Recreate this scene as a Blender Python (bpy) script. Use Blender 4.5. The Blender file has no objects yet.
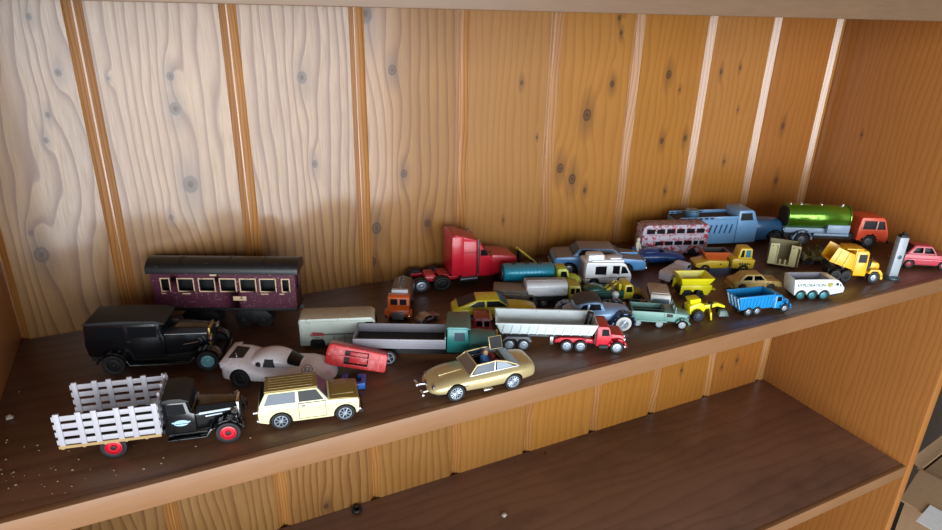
import bpy, bmesh, math, random
from mathutils import Vector, Matrix
random.seed(7)
R=math.radians; PI=math.pi
sc=bpy.context.scene; col=sc.collection
sc.view_settings.view_transform='Standard'; sc.view_settings.look='None'
sc.view_settings.gamma=1; sc.view_settings.use_curve_mapping=False
sc.view_settings.exposure=0.0

# ------------------------------------------------------------ materials
def srgb(c):
    return tuple(((v/255)/12.92 if v/255<=.04045 else ((v/255+.055)/1.055)**2.4) for v in c)+(1,)
class NT:
    def __init__(s,name):
        s.m=bpy.data.materials.new(name); s.m.use_nodes=True; s.t=s.m.node_tree
        s.b=s.t.nodes['Principled BSDF']
    def n(s,kind,**kw):
        x=s.t.nodes.new('ShaderNode'+kind)
        for k,v in kw.items(): setattr(x,k,v)
        return x
    def l(s,a,b): s.t.links.new(a,b)
    def put(s,a,b):
        if isinstance(a,(int,float)): b.default_value=a
        elif isinstance(a,tuple): b.default_value=a
        else: s.l(a,b)
    def math(s,op,a,b=None,c=None):
        x=s.n('Math',operation=op); s.put(a,x.inputs[0])
        if b is not None: s.put(b,x.inputs[1])
        if c is not None: s.put(c,x.inputs[2])
        return x.outputs[0]
    def vmath(s,op,a,b):
        x=s.n('VectorMath',operation=op); s.put(a,x.inputs[0]); s.put(b,x.inputs[1])
        return x.outputs['Value'] if op=='DOT_PRODUCT' else x.outputs[0]
    def noise(s,vec,scale,detail=3,rough=.55):
        x=s.n('TexNoise'); s.l(vec,x.inputs['Vector']); x.inputs['Scale'].default_value=scale
        x.inputs['Detail'].default_value=detail; x.inputs['Roughness'].default_value=rough
        return x.outputs[0]
    def ramp(s,f,stops,interp='LINEAR'):
        x=s.n('ValToRGB'); s.l(f,x.inputs[0]); cr=x.color_ramp; cr.interpolation=interp
        while len(cr.elements)<len(stops): cr.elements.new(.5)
        for e,(p,c) in zip(cr.elements,stops):
            e.position=p; e.color=c if len(c)==4 else srgb(c)
        return x.outputs[0]
    def mix(s,f,a,b,mode='MIX'):
        x=s.n('Mix',data_type='RGBA',blend_type=mode); s.put(f,x.inputs[0]); s.put(a,x.inputs[6]); s.put(b,x.inputs[7])
        return x.outputs[2]
    def obj(s): return s.n('TexCoord').outputs['Object']

BW=((0,(0,0,0,1)),(1,(1,1,1,1)))
def paint(name,c,rough=.35,metal=0.,coat=.25,chip=0.,chipc=(120,110,100),dust=0.,dustc=(112,94,72),var=.10,csc=260):
    k=NT(name); o=k.obj()
    base=srgb(c); dk=tuple(v*(1-var*2) for v in base[:3])+(1,)
    cc=k.mix(k.noise(o,120,3),dk,base)
    if chip>0:
        f=k.ramp(k.noise(o,csc,6,.7),((.66-chip*.3,(0,0,0,1)),(.69-chip*.3,(1,1,1,1))))
        cc=k.mix(f,cc,srgb(chipc))
    if dust>0:
        g=k.n('NewGeometry'); sx=k.n('SeparateXYZ'); k.l(g.outputs['Normal'],sx.inputs[0])
        f=k.ramp(sx.outputs[2],((.45,(0,0,0,1)),(.95,(dust,dust,dust,1))))
        f2=k.math('MULTIPLY',f,k.math('ADD',.55,k.math('MULTIPLY',k.noise(o,160,4),.7)))
        cc=k.mix(f2,cc,srgb(dustc))
        k.l(k.math('ADD',rough,k.math('MULTIPLY',f2,.5)),k.b.inputs['Roughness'])
    else: k.b.inputs['Roughness'].default_value=rough
    k.l(cc,k.b.inputs['Base Color']); k.b.inputs['Metallic'].default_value=metal
    k.b.inputs['Coat Weight'].default_value=coat; k.b.inputs['Coat Roughness'].default_value=.15
    return k.m
def wood(name,light,dark,ring=None,knots=(),freq=.07,rough=.42,coat=.5,coatr=.25,axis='z',seed=0,warp=1.6,fib=.25,stain=0,spec=.5,cior=1.5,grainfin=.9):
    """light/dark early and late wood; grain runs along axis; knots are (across,along,size) in mm"""
    k=NT(name); o=k.obj(); ring=ring or dark
    sc_=k.vmath('SCALE',o,(0,0,0)); sc_.node.inputs['Scale'].default_value=1000
    sx=k.n('SeparateXYZ'); k.l(sc_,sx.inputs[0]); X,Y,Z=sx.outputs
    if axis=='z': U,V,Wd=X,Z,Y
    elif axis=='zy': U,V,Wd=Y,Z,X
    else: U,V,Wd=Y,X,Z       # grain along x
    cm=k.n('CombineXYZ'); k.put(U,cm.inputs[0]); k.put(V,cm.inputs[1]); k.put(k.math('ADD',k.math('MULTIPLY',Wd,.3),seed*37.1),cm.inputs[2])
    P=cm.outputs[0]
    lo=k.vmath('MULTIPLY',P,(1/55,1/260,1/55)); lo=k.noise(lo,1,2)
    f=k.math('ADD',k.math('MULTIPLY',U,freq),k.math('MULTIPLY',k.math('SUBTRACT',lo,.5),warp*4))
    core=None
    for (u,v,s) in knots:
        d=k.vmath('SUBTRACT',P,(u,v,seed*37.1)); d=k.vmath('MULTIPLY',d,(1/(s*1.7),1/(s*4.2),0)); q=k.vmath('DOT_PRODUCT',d,d)
        e=k.math('EXPONENT',k.math('MULTIPLY',q,-1.))
        f=k.math('ADD',f,k.math('MULTIPLY',e,.22*s**.5*1.4))
        d2=k.vmath('SUBTRACT',P,(u,v,seed*37.1)); d2=k.vmath('MULTIPLY',d2,(1/(s*.62),1/(s*.8),0)); q2=k.vmath('DOT_PRODUCT',d2,d2)
        e2=k.math('EXPONENT',k.math('MULTIPLY',q2,-1.))
        e3=k.math('MULTIPLY',e,.36); e2=k.math('MAXIMUM',e2,e3)
        core=e2 if core is None else k.math('MAXIMUM',core,e2)
    fr=k.math('FRACT',f)
    lf=tuple(.8*a+.2*b for a,b in zip(light,dark))
    c=k.ramp(fr,((0,light),(.55,lf),(.9,dark),(.96,ring),(1,light)))
    fb=k.noise(k.vmath('MULTIPLY',P,(1.4,1/28,1.4)),1,4,.65)
    c=k.mix(k.ramp(fb,((.3,(fib,)*3+(1,)),(.62,(0,0,0,1)))),c,srgb(dark))
    bl=k.noise(k.vmath('MULTIPLY',P,(1/40,1/110,1/40)),1,3)
    c=k.mix(k.ramp(bl,((.35,(0,0,0,1)),(.7,(.35,)*3+(1,)))),c,srgb(dark))
    if core is not None: c=k.mix(k.ramp(core,((.16,(0,0,0,1)),(.38,(.5,)*3+(1,)),(.55,(1,1,1,1)),(.8,(.62,)*3+(1,)),(.97,(.95,)*3+(1,)))),c,srgb((58,36,22)))
    if stain:
        st=k.noise(k.vmath('MULTIPLY',P,(1/90,1/160,1)),1,5,.6)
        c=k.mix(k.ramp(st,((.42,(0,0,0,1)),(.68,(stain,)*3+(1,)))),c,srgb((40,28,24)))
        sp=k.noise(P,.25,2); c=k.mix(k.ramp(sp,((.74,(0,0,0,1)),(.78,(.5,)*3+(1,)))),c,srgb((150,120,90)))
    k.l(c,k.b.inputs['Base Color'])
    rr=k.math('ADD',rough-.08,k.math('MULTIPLY',fb,.2)); k.l(rr,k.b.inputs['Roughness'])
    dm=k.ramp(fr,((.45,(0,0,0,1)),(.92,(.6,)*3+(1,)),(1,(0,0,0,1)))); dm=k.math('MAXIMUM',dm,k.ramp(fb,((.34,(.65,)*3+(1,)),(.56,(0,0,0,1)))))
    if core is not None: dm=k.math('MAXIMUM',dm,k.math('MULTIPLY',core,.9))
    k.l(k.math('MULTIPLY',k.math('SUBTRACT',1.,k.math('MULTIPLY',dm,grainfin)),coat),k.b.inputs['Coat Weight']); k.b.inputs['Coat Roughness'].default_value=coatr; k.b.inputs['Coat IOR'].default_value=cior
    k.b.inputs['Specular IOR Level'].default_value=spec
    bp=k.n('Bump'); bp.inputs['Strength'].default_value=.25; bp.inputs['Distance'].default_value=.0004
    k.l(k.math('ADD',fb,k.math('MULTIPLY',fr,.5)),bp.inputs['Height']); k.l(bp.outputs[0],k.b.inputs['Normal'])
    return k.m

# ------------------------------------------------------------ mesh toolkit (numbers in millimetres)
MM=.001
class MB:
    def __init__(s): s.bm=bmesh.new(); s.mi=0
    def f(s,vs):
        try:
            x=s.bm.faces.new(vs); x.material_index=s.mi; return x
        except ValueError: return None
    def v(s,p): return s.bm.verts.new((p[0]*MM,p[1]*MM,p[2]*MM))
    def rings(s,rings,caps=True,closed=False):
        rv=[[s.v(p) for p in r] for r in rings]; n=len(rv[0])
        for a,b in zip(rv,rv[1:]+([rv[0]] if closed else [])):
            for i in range(n): s.f([a[i],a[(i+1)%n],b[(i+1)%n],b[i]])
        if caps and not closed: s.f(rv[0][::-1]); s.f(rv[-1])
        return s
    def prism(s,pts,y0,y1):            # side outline (x,z) pushed across y
        return s.rings([[(x,y0,z) for x,z in pts],[(x,y1,z) for x,z in pts]])
    def plan(s,pts,z0,z1): return s.rings([[(x,y,z0) for x,y in pts],[(x,y,z1) for x,y in pts]])
    def cross(s,pts,x0,x1): return s.rings([[(x0,y,z) for y,z in pts],[(x1,y,z) for y,z in pts]])
    def box(s,x0,x1,y0,y1,z0,z1): return s.plan([(x0,y0),(x1,y0),(x1,y1),(x0,y1)],z0,z1)
    def frust(s,b,t):                  # (x0,x1,halfwidth,z) bottom and top
        g=lambda q:[(q[0],-q[2],q[3]),(q[1],-q[2],q[3]),(q[1],q[2],q[3]),(q[0],q[2],q[3])]
        return s.rings([g(b),g(t)])
    def hull(s,b,t): return s.rings([b,t])
    def lathe(s,prof,p0,d,n=20):       # prof: (radius, distance along d)
        d=Vector(d).normalized(); a=d.orthogonal().normalized(); c=d.cross(a); p0=Vector(p0)
        return s.rings([[tuple(p0+d*t+(a*math.cos(2*PI*i/n)+c*math.sin(2*PI*i/n))*max(r,.01)) for i in range(n)] for r,t in prof])
    def cyl(s,p0,p1,r,r1=None,n=16):
        L=(Vector(p1)-Vector(p0)).length
        return s.lathe([(r,0),(r if r1 is None else r1,L)],p0,Vector(p1)-Vector(p0),n)
    def tube(s,pts,r,n=8):
        for a,b in zip(pts,pts[1:]): s.cyl(a,b,r,n=n)
        return s
    def ring(s,p0,d,R0,r,n=24,m=8,sq=1.):
        d=Vector(d).normalized(); a=d.orthogonal().normalized(); c=d.cross(a); p0=Vector(p0)
        return s.rings([[tuple(p0+(a*math.cos(t)+c*math.sin(t))*(R0+r*math.cos(q))+d*r*sq*math.sin(q)) for q in [2*PI*j/m for j in range(m)]] for t in [2*PI*i/n for i in range(n)]],closed=True)
    def arc(s,xc,zc,r0,r1,a0,a1,y0,y1,n=14):   # mudguard: band of an annulus
        A=[R(a0+(a1-a0)*i/n) for i in range(n+1)]
        o=[(xc+r1*math.cos(a),zc+r1*math.sin(a)) for a in A]; i_=[(xc+r0*math.cos(a),zc+r0*math.sin(a)) for a in reversed(A)]
        for k in range(n):
            q=[o[k],o[k+1],i_[n-k-1],i_[n-k]]
            s.prism(q,y0,y1)
        bmesh.ops.remove_doubles(s.bm,verts=s.bm.verts,dist=1e-6)
        return s
    def plate(s,x0,x1,z0,z1,y0,y1,holes):       # upright wall with rectangular openings (hx0,hx1,hz0,hz1)
        xs=sorted({x0,x1}|{h[0] for h in holes}|{h[1] for h in holes}); zs=sorted({z0,z1}|{h[2] for h in holes}|{h[3] for h in holes})
        for a,b in zip(xs,xs[1:]):
            for c,d in zip(zs,zs[1:]):
                mx,mz=(a+b)/2,(c+d)/2
                if any(h[0]<mx<h[1] and h[2]<mz<h[3] for h in holes): continue
                s.box(a,b,y0,y1,c,d)
        bmesh.ops.remove_doubles(s.bm,verts=s.bm.verts,dist=1e-6)
        dup={}
        for f in list(s.bm.faces):
            k=tuple(sorted(v.index for v in f.verts)) if False else frozenset(f.verts)
            dup.setdefault(k,[]).append(f)
        for L in dup.values():
            if len(L)>1:
                for f in L: s.bm.faces.remove(f)
        bmesh.ops.dissolve_limit(s.bm,angle_limit=.01,verts=s.bm.verts[:],edges=s.bm.edges[:])
        return s
    def loft(s,st,n=28,sub=4,mir=True):
        """st: (x, halfwidth, zlow, zhigh, exponent) interpolated along x; superellipse rings"""
        ks=[]
        for i in range(len(st)-1):
            p0=st[max(i-1,0)];p1=st[i];p2=st[i+1];p3=st[min(i+2,len(st)-1)]
            for j in range(sub):
                t=j/sub
                ks.append([.5*(2*b+(c-a)*t+(2*a-5*b+4*c-d)*t*t+(3*b-a-3*c+d)*t**3) for a,b,c,d in zip(p0,p1,p2,p3)])
        ks.append(list(st[-1])); rr=[]
        for x,w,z0,z1,e in ks:
            h=(z1-z0)/2; zc=(z0+z1)/2; r=[]
            for i in range(n):
                a=2*PI*(i+.5)/n; c,si=math.cos(a),math.sin(a)
                r.append((x,w*math.copysign(abs(c)**(2/e),c),zc+h*math.copysign(abs(si)**(2/e),si)))
            rr.append(r)
        return s.rings(rr)
    def xf(s,M):
        bmesh.ops.transform(s.bm,matrix=M,verts=s.bm.verts); return s
    def obj(s,name,mats,parent=None,bev=0.,seg=2,smooth=40,flat=False):
        bm=s.bm; bmesh.ops.recalc_face_normals(bm,faces=bm.faces)
        if bev>0:
            es=[e for e in bm.edges if len(e.link_faces)==2 and e.calc_face_angle(0)>R(32)]
            bmesh.ops.bevel(bm,geom=es,offset=bev*MM,segments=seg,profile=.5,affect='EDGES',clamp_overlap=True)
        me=bpy.data.meshes.new(name); bm.to_mesh(me); bm.free()
        if not isinstance(mats,(list,tuple)): mats=[mats]
        for m in mats: me.materials.append(m)
        if not flat:
            me.polygons.foreach_set('use_smooth',[True]*len(me.polygons)); me.set_sharp_from_angle(angle=R(smooth))
        o=bpy.data.objects.new(name,me); col.objects.link(o)
        if parent is not None: o.parent=parent
        return o
def cut(o,cutters):
    """cut openings out of a solid; the helpers are removed again"""
    dep=None; tmp=[]
    for c in cutters:
        t=c.obj('opening',[m for m in o.data.materials]); tmp.append(t)
        md=o.modifiers.new('b','BOOLEAN'); md.operation='DIFFERENCE'; md.object=t; md.solver='EXACT'
    bpy.context.view_layer.update()
    dep=bpy.context.evaluated_depsgraph_get()
    me=bpy.data.meshes.new_from_object(o.evaluated_get(dep)); old=o.data
    o.modifiers.clear(); o.data=me; me.name=o.name
    for t in tmp:
        m=t.data; bpy.data.objects.remove(t); bpy.data.meshes.remove(m)
    bpy.data.meshes.remove(old)
    me.polygons.foreach_set('use_smooth',[True]*len(me.polygons)); me.set_sharp_from_angle(angle=R(38))
    return o
GROUP='old toy vehicles on the middle shelf'
def thing(name,label,cat,group=GROUP):
    o=bpy.data.objects.new(name,None); col.objects.link(o); o.empty_display_size=.01
    o['label']=label; o['category']=cat
    if group: o['group']=group
    return o
def put(o,A,la,deg,z=.12,tilt=None):
    """stand the thing so that its local point la rests at A on the shelf, nose turned to deg"""
    a=R(deg); c,s=math.cos(a),math.sin(a)
    o.location=((A[0]-(la[0]*c-la[1]*s))*MM,(A[1]-(la[0]*s+la[1]*c))*MM,z*MM)
    o.rotation_euler=(R(tilt[0]),R(tilt[1]),a) if tilt else (0,0,a)
def settle(o,z=0.15):
    bpy.context.view_layer.update(); lo=1e9; st=[o]
    while st:
        q=st.pop(); st+=list(q.children)
        if q.type=='MESH':
            mw_=q.matrix_world
            for v in q.data.vertices: lo=min(lo,(mw_@v.co).z)
    o.location.z+=z*MM-lo
def profile(top,zb,arches,zc):
    """closed body outline: top runs from the lower nose over the roof line to the lower tail; wheel arches are cut from the sill"""
    pts=list(top)
    for (xa,ra) in sorted(arches):
        dz=max(zb-zc,-ra+.01); a0=math.asin(max(-1,min(1,dz/ra)))
        A=[PI-a0+(a0-(PI-a0))*i/10 for i in range(11)]
        pts+=[(xa+ra*math.cos(a),zc+ra*math.sin(a)) for a in A]
    return pts
def wheel(par,x,y,r,w,tm,hm,hr=.6,spokes=0,ring=None,n=24,zc=None):
    """tyre with a hub; y is the outer face, its sign the side"""
    sg=1 if y>0 else -1; z=r if zc is None else zc; yi=y-sg*w
    t=MB().lathe([(r*hr*.9,0),(r*.93,0),(r,w*.22),(r,w*.78),(r*.95,w*.97),(r*.82,w*1.02),(r*hr,w*.92),(r*hr*.9,w*.6)],(x,yi,z),(0,sg,0),n).obj('wheel',tm,par,smooth=50)
    h=MB(); 
    if spokes:
        h.ring((x,y-sg*w*.12,z),(0,sg,0),r*hr*.93,r*.07,n=20,m=6)
        h.cyl((x,yi+sg*w*.3,z),(x,y-sg*w*.02,z),r*hr*.26,n=12)
        for i in range(spokes):
            a=2*PI*i/spokes+.3; h.cyl((x,y-sg*w*.15,z),(x+math.cos(a)*r*hr*.95,y-sg*w*.15,z+math.sin(a)*r*hr*.95),r*.075,n=6)
    else:
        h.lathe([(r*hr,w*.55),(r*hr*.98,w*.93),(r*hr*.82,w*.97),(r*hr*.72,w*.8),(r*hr*.4,w*.82),(r*hr*.3,w*1.02),(r*hr*.1,w*1.06)],(x,yi,z),(0,sg,0),18)
    h.obj('hubcap',hm,t)
    if spokes: MB().cyl((x,yi+sg*w*.25,z),(x,yi+sg*w*.4,z),r*hr*.95,n=18).obj('hub_disc',M['black'],t)
    if ring: MB().lathe([(r*hr*.98,w*.9),(r*hr*1.0,w*1.05),(r*.87,w*1.05),(r*.9,w*.9)],(x,yi,z),(0,sg,0),24).obj('whitewall',ring,t)
    return t
def axle_set(par,xs,hw,r,w,tm,hm,**k):
    for x in xs:
        for s in (-1,1): wheel(par,x,s*hw,r,w,tm,hm,**k)
def sidewin(par,poly,hw,m,name='side_window',th=.35,both=True):
    for s in ((-1,1) if both else (-1,)):
        MB().prism(poly,s*(hw-th),s*(hw+.18)).obj(name,m,par)
def endwin(par,a,b,yw,m,name='windscreen',yt=None,th=.25):
    """pane lying on the sloping face a-b (x,z), half widths yw at a and yt at b"""
    yt=yw if yt is None else yt
    dx,dz=b[0]-a[0],b[1]-a[1]; L=math.hypot(dx,dz); nx,nz=-dz/L,dx/L
    q=lambda o:[(a[0]+nx*o,-yw,a[1]+nz*o),(a[0]+nx*o,yw,a[1]+nz*o),(b[0]+nx*o,yt,b[1]+nz*o),(b[0]+nx*o,-yt,b[1]+nz*o)]
    return MB().hull(q(-th),q(th)).obj(name,m,par)
def lamp(par,x,y,z,r,d,m,name='headlight'):
    return MB().lathe([(r*.7,-r*.6),(r,0),(r*.8,r*.3),(.1*r,r*.5)],(x,y,z),d,14).obj(name,m,par)
def lettering(par,text,size,loc,rot,m,name='lettering',ext=.08,bold=0):
    cu=bpy.data.curves.new('lettering','FONT'); cu.body=text; cu.size=size*MM; cu.extrude=ext*MM; cu.offset=bold*MM; cu.align_x='CENTER'; cu.align_y='CENTER'
    t=bpy.data.objects.new('lettering',cu); col.objects.link(t); bpy.context.view_layer.update()
    me=bpy.data.meshes.new_from_object(t.evaluated_get(bpy.context.evaluated_depsgraph_get())); bpy.data.objects.remove(t); bpy.data.curves.remove(cu)
    me.materials.clear(); me.materials.append(m)
    me.transform(Matrix.Translation(Vector(loc)*MM)@rot.to_4x4())
    o=bpy.data.objects.new(name,me); col.objects.link(o); o.parent=par; return o
ROT_NEAR=Matrix(((1,0,0),(0,0,-1),(0,1,0)))      # text on the side that faces -y, reading towards +x
def rbox(p,name,m,x0,x1,y0,y1,z0,z1,bev=.6): return MB().box(x0,x1,y0,y1,z0,z1).obj(name,m,p,bev=bev)

M={}
M['black']=paint('black plastic',(14,14,15),.55,coat=0,var=.02)
M['tyre']=paint('tyre rubber',(18,18,20),.6,coat=0,var=.02)
M['glass']=paint('dark window',(14,16,20),.3,coat=0,var=.02)
M['glass'].node_tree.nodes['Principled BSDF'].inputs['Specular IOR Level'].default_value=.2
M['blueglass']=paint('bluish window',(52,68,86),.2,coat=.1,var=.1)
M['chrome']=paint('chrome',(205,208,212),.22,metal=1,coat=0)
M['hub']=paint('silver hub',(178,190,202),.35,metal=.6,coat=.1)
M['grey']=paint('grey metal',(120,122,126),.4,metal=.3)
M['dark']=paint('dark underside',(24,22,22),.6,coat=0)
# ------------------------------------------------------------ camera
W1=131.
cam=bpy.data.cameras.new('camera'); co=bpy.data.objects.new('camera',cam); col.objects.link(co)
cam.sensor_width=36; cam.lens=24.2019; cam.clip_start=.01; cam.clip_end=50
r=Vector((.8988021,-.43762242,.02532594)); u=Vector((.14487888,.35109164,.92506474)); f=Vector((.4137208,.82778093,-.37896415))
mw=Matrix((r,u,-f)).transposed().to_4x4(); mw.translation=Vector((-.99541498,-.69876598,.32257015)); co.matrix_world=mw
sc.camera=co

# ------------------------------------------------------------ shelf unit
SH=bpy.data.objects.new('shelf_unit',None); col.objects.link(SH); SH.location=(-.575,-.14,-.95)
SH['label']='knotty pine shelf unit with a plank back, holding all the toy vehicles'; SH['category']='shelves'
OFF=(575,140,950)
def shp(mb,name,m,**k):
    mb.xf(Matrix.Translation(Vector(OFF)*MM)); return mb.obj(name,m,SH,**k)
def okn(L): return [(x+OFF[0],z+OFF[2],s) for x,z,s in L]
KN={0:[(-1082,304,4),(-1069,257,5),(-1084,220,4),(-1090,197,4),(-1115,87,11),(-1119,110,4)],1:[(-973,144,13),(-977,221,9),(-977,252,6),(-1030,251,2.5),(-996,111,4)],
2:[(-851,248,9),(-844,155,6),(-861,-326,6)],3:[(-751,254,8),(-780,312,14),(-739,135,7),(-709,69,7),(-775,71,10),(-782,28,9)],4:[(-583,236,4),(-556,167,2.5),(-600,60,3)],
5:[(-444,231,6),(-480,192,11),(-444,313,4),(-438,295,4),(-516,123,9),(-472,88,5),(-495,106,10)],6:[(-348,241,8),(-324,220,3),(-344,149,6),(-300,150,6),(-324,72,4),(-233,-262,6),(-203,-271,6)],
7:[(-250,243,5),(-213,248,4),(-202,187,3),(-212,108,4),(-224,-265,5)],8:[(-95,157,7),(-84,67,7),(-123,-283,4),(-86,-277,5)]}
tint=[((206,164,108),(166,118,66)),((208,166,110),(170,122,70)),((204,160,100),(162,112,60)),((200,152,88),(160,108,54)),((198,146,80),(158,104,50)),
      ((200,146,70),(158,100,42)),((196,140,62),(152,94,38)),((192,136,60),(150,92,36)),((184,124,58),(142,84,34))]
DK=(.72,.73,.74,.77,.80,.83,.84,.84,.84); HU=(.98,.92,.75)
tint=[(tuple(x*DK[k]*h for x,h in zip(a,HU)),tuple(h*DK[k]*(x+(y-x)*(1.4 if k<3 else 1.0 if k==3 else .5)) for x,y,h in zip(a,b,HU))) for k,(a,b) in enumerate(tint)]
pm=[wood('pine plank %s'%'abcdefghi'[k],tint[k][0],tint[k][1],knots=okn(KN[k]),freq=(.085,.1,.1,.09,.1,.075,.085,.09,.08)[k],seed=k+1,warp=(1.5,1.0,.8,.6,.7,.9,.7,.7,.8)[k],rough=.4,coat=.9,coatr=.14,cior=1.52,fib=.5) for k in range(9)]
bv=wood('bevel pine',(176,124,64),(132,84,38),freq=.3,seed=30,rough=.4,coat=1,coatr=.24,cior=1.6,grainfin=.3)
back=MB(); Z0,Z1=-930,420; bvl=7.5
seams=[0]+[-152,-281,-408,-537,-664,-790,-918,-1048]+[-1150]
xs=seams
for i in range(9):
    hi,lo=xs[i],xs[i+1]
    k=8-i
    g=.8
    a,b=lo+g,hi-g
    if i==0: b=-14     # pale edging strip against the side panel is a batten of its own
    pts=[(a,9),(a,bvl),(a+bvl,0),(b-bvl,0),(b,bvl),(b,9)]
    rg=[[back.v((x,y,z)) for x,y in pts] for z in (Z0,Z1)]
    n=len(pts)
    for j in range(n):
        back.mi=9 if j in (1,3) else k
        back.f([rg[0][j],rg[0][(j+1)%n],rg[1][(j+1)%n],rg[1][j]])
back.mi=9; back.box(-1150,0,8.2,16,Z0,Z1)
shp(back,'back_panel',pm+[bv],flat=True)
cb=MB(); cb.plan([(-13.5,8),(-13.5,6),(-7,-.5),(-1,-.5),(-.2,8)],Z0,Z1); shp(cb,'corner_batten',bv,flat=True)
veneer=wood('oak veneer side',(174,114,56),(156,98,44),knots=[(-70+140,150+950,3)],freq=.11,axis='zy',seed=11,warp=1.1,rough=.38,coat=.4,coatr=.25,fib=.4)
edgew=wood('pale edging',(146,104,68),(116,78,46),freq=.35,axis='x',seed=12,warp=.3,rough=.5,coat=.15)
shelfw=wood('dark stained shelf',(102,68,46),(88,57,39),freq=.05,axis='x',seed=13,warp=.6,rough=.42,coat=.35,coatr=.3,stain=.55,fib=.3)
for x0,x1 in ((0,18),(-1168,-1150)):
    b=MB(); b.box(x0,x1,-281,16,-950,700); o=shp(b,'side_panel',veneer,bev=1)
lowshelf=wood('lighter stained shelf',(130,93,72),(117,82,62),freq=.045,axis='x',seed=17,warp=.7,rough=.5,coat=.15,coatr=.4,stain=.5,fib=.3)  # lighter brown than the middle board
topedge=wood('shaded edging',(118,90,66),(92,68,48),freq=.35,axis='x',seed=15,warp=.3,rough=.5,coat=.1)  # top edging darkened in its colour for the weaker light up there
for z in (0,-340,-680,340):
    b=MB(); b.box(-1149.8,-.2,-272,-.3,z-20,z); s=shp(b,'shelf_board',shelfw if z==0 else lowshelf if z<300 else veneer,bev=.3)
    e=MB(); e.box(-1149.8,-.2,-279.5,-272,z-20.2,z+.2); e.xf(Matrix.Translation(Vector(OFF)*MM)); e.obj('edge_strip',topedge if z>300 else edgew,s,bev=.8)

# ------------------------------------------------------------ room around it
flm=paint('floor grey',(92,84,76),.6,coat=0)
o=MB().box(-3500,2500,-4200,60,-970,-950).obj('floor',flm); o['kind']='structure'
wm=paint('shaded wall',(88,74,62),.8,coat=0)  # dark tone paints the shade into the room walls
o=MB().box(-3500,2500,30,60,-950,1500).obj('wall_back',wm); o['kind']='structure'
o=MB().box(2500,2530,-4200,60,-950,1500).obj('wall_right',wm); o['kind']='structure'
# daylight through a big window in the wall behind the photographer
L=bpy.data.lights.new('daylight','AREA'); L.shape='RECTANGLE'; L.size=3.1; L.size_y=1.86; L.energy=145; L.color=(.88,.94,1.0)
lo=bpy.data.objects.new('daylight',L); col.objects.link(lo); lo.location=(-1.32,-2.6,0); lo.rotation_euler=(R(90),0,R(-8))
w=bpy.data.worlds.new('world'); sc.world=w; w.use_nodes=True
w.node_tree.nodes['Background'].inputs[0].default_value=(.95,.97,1,1); w.node_tree.nodes['Background'].inputs[1].default_value=.22
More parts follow.
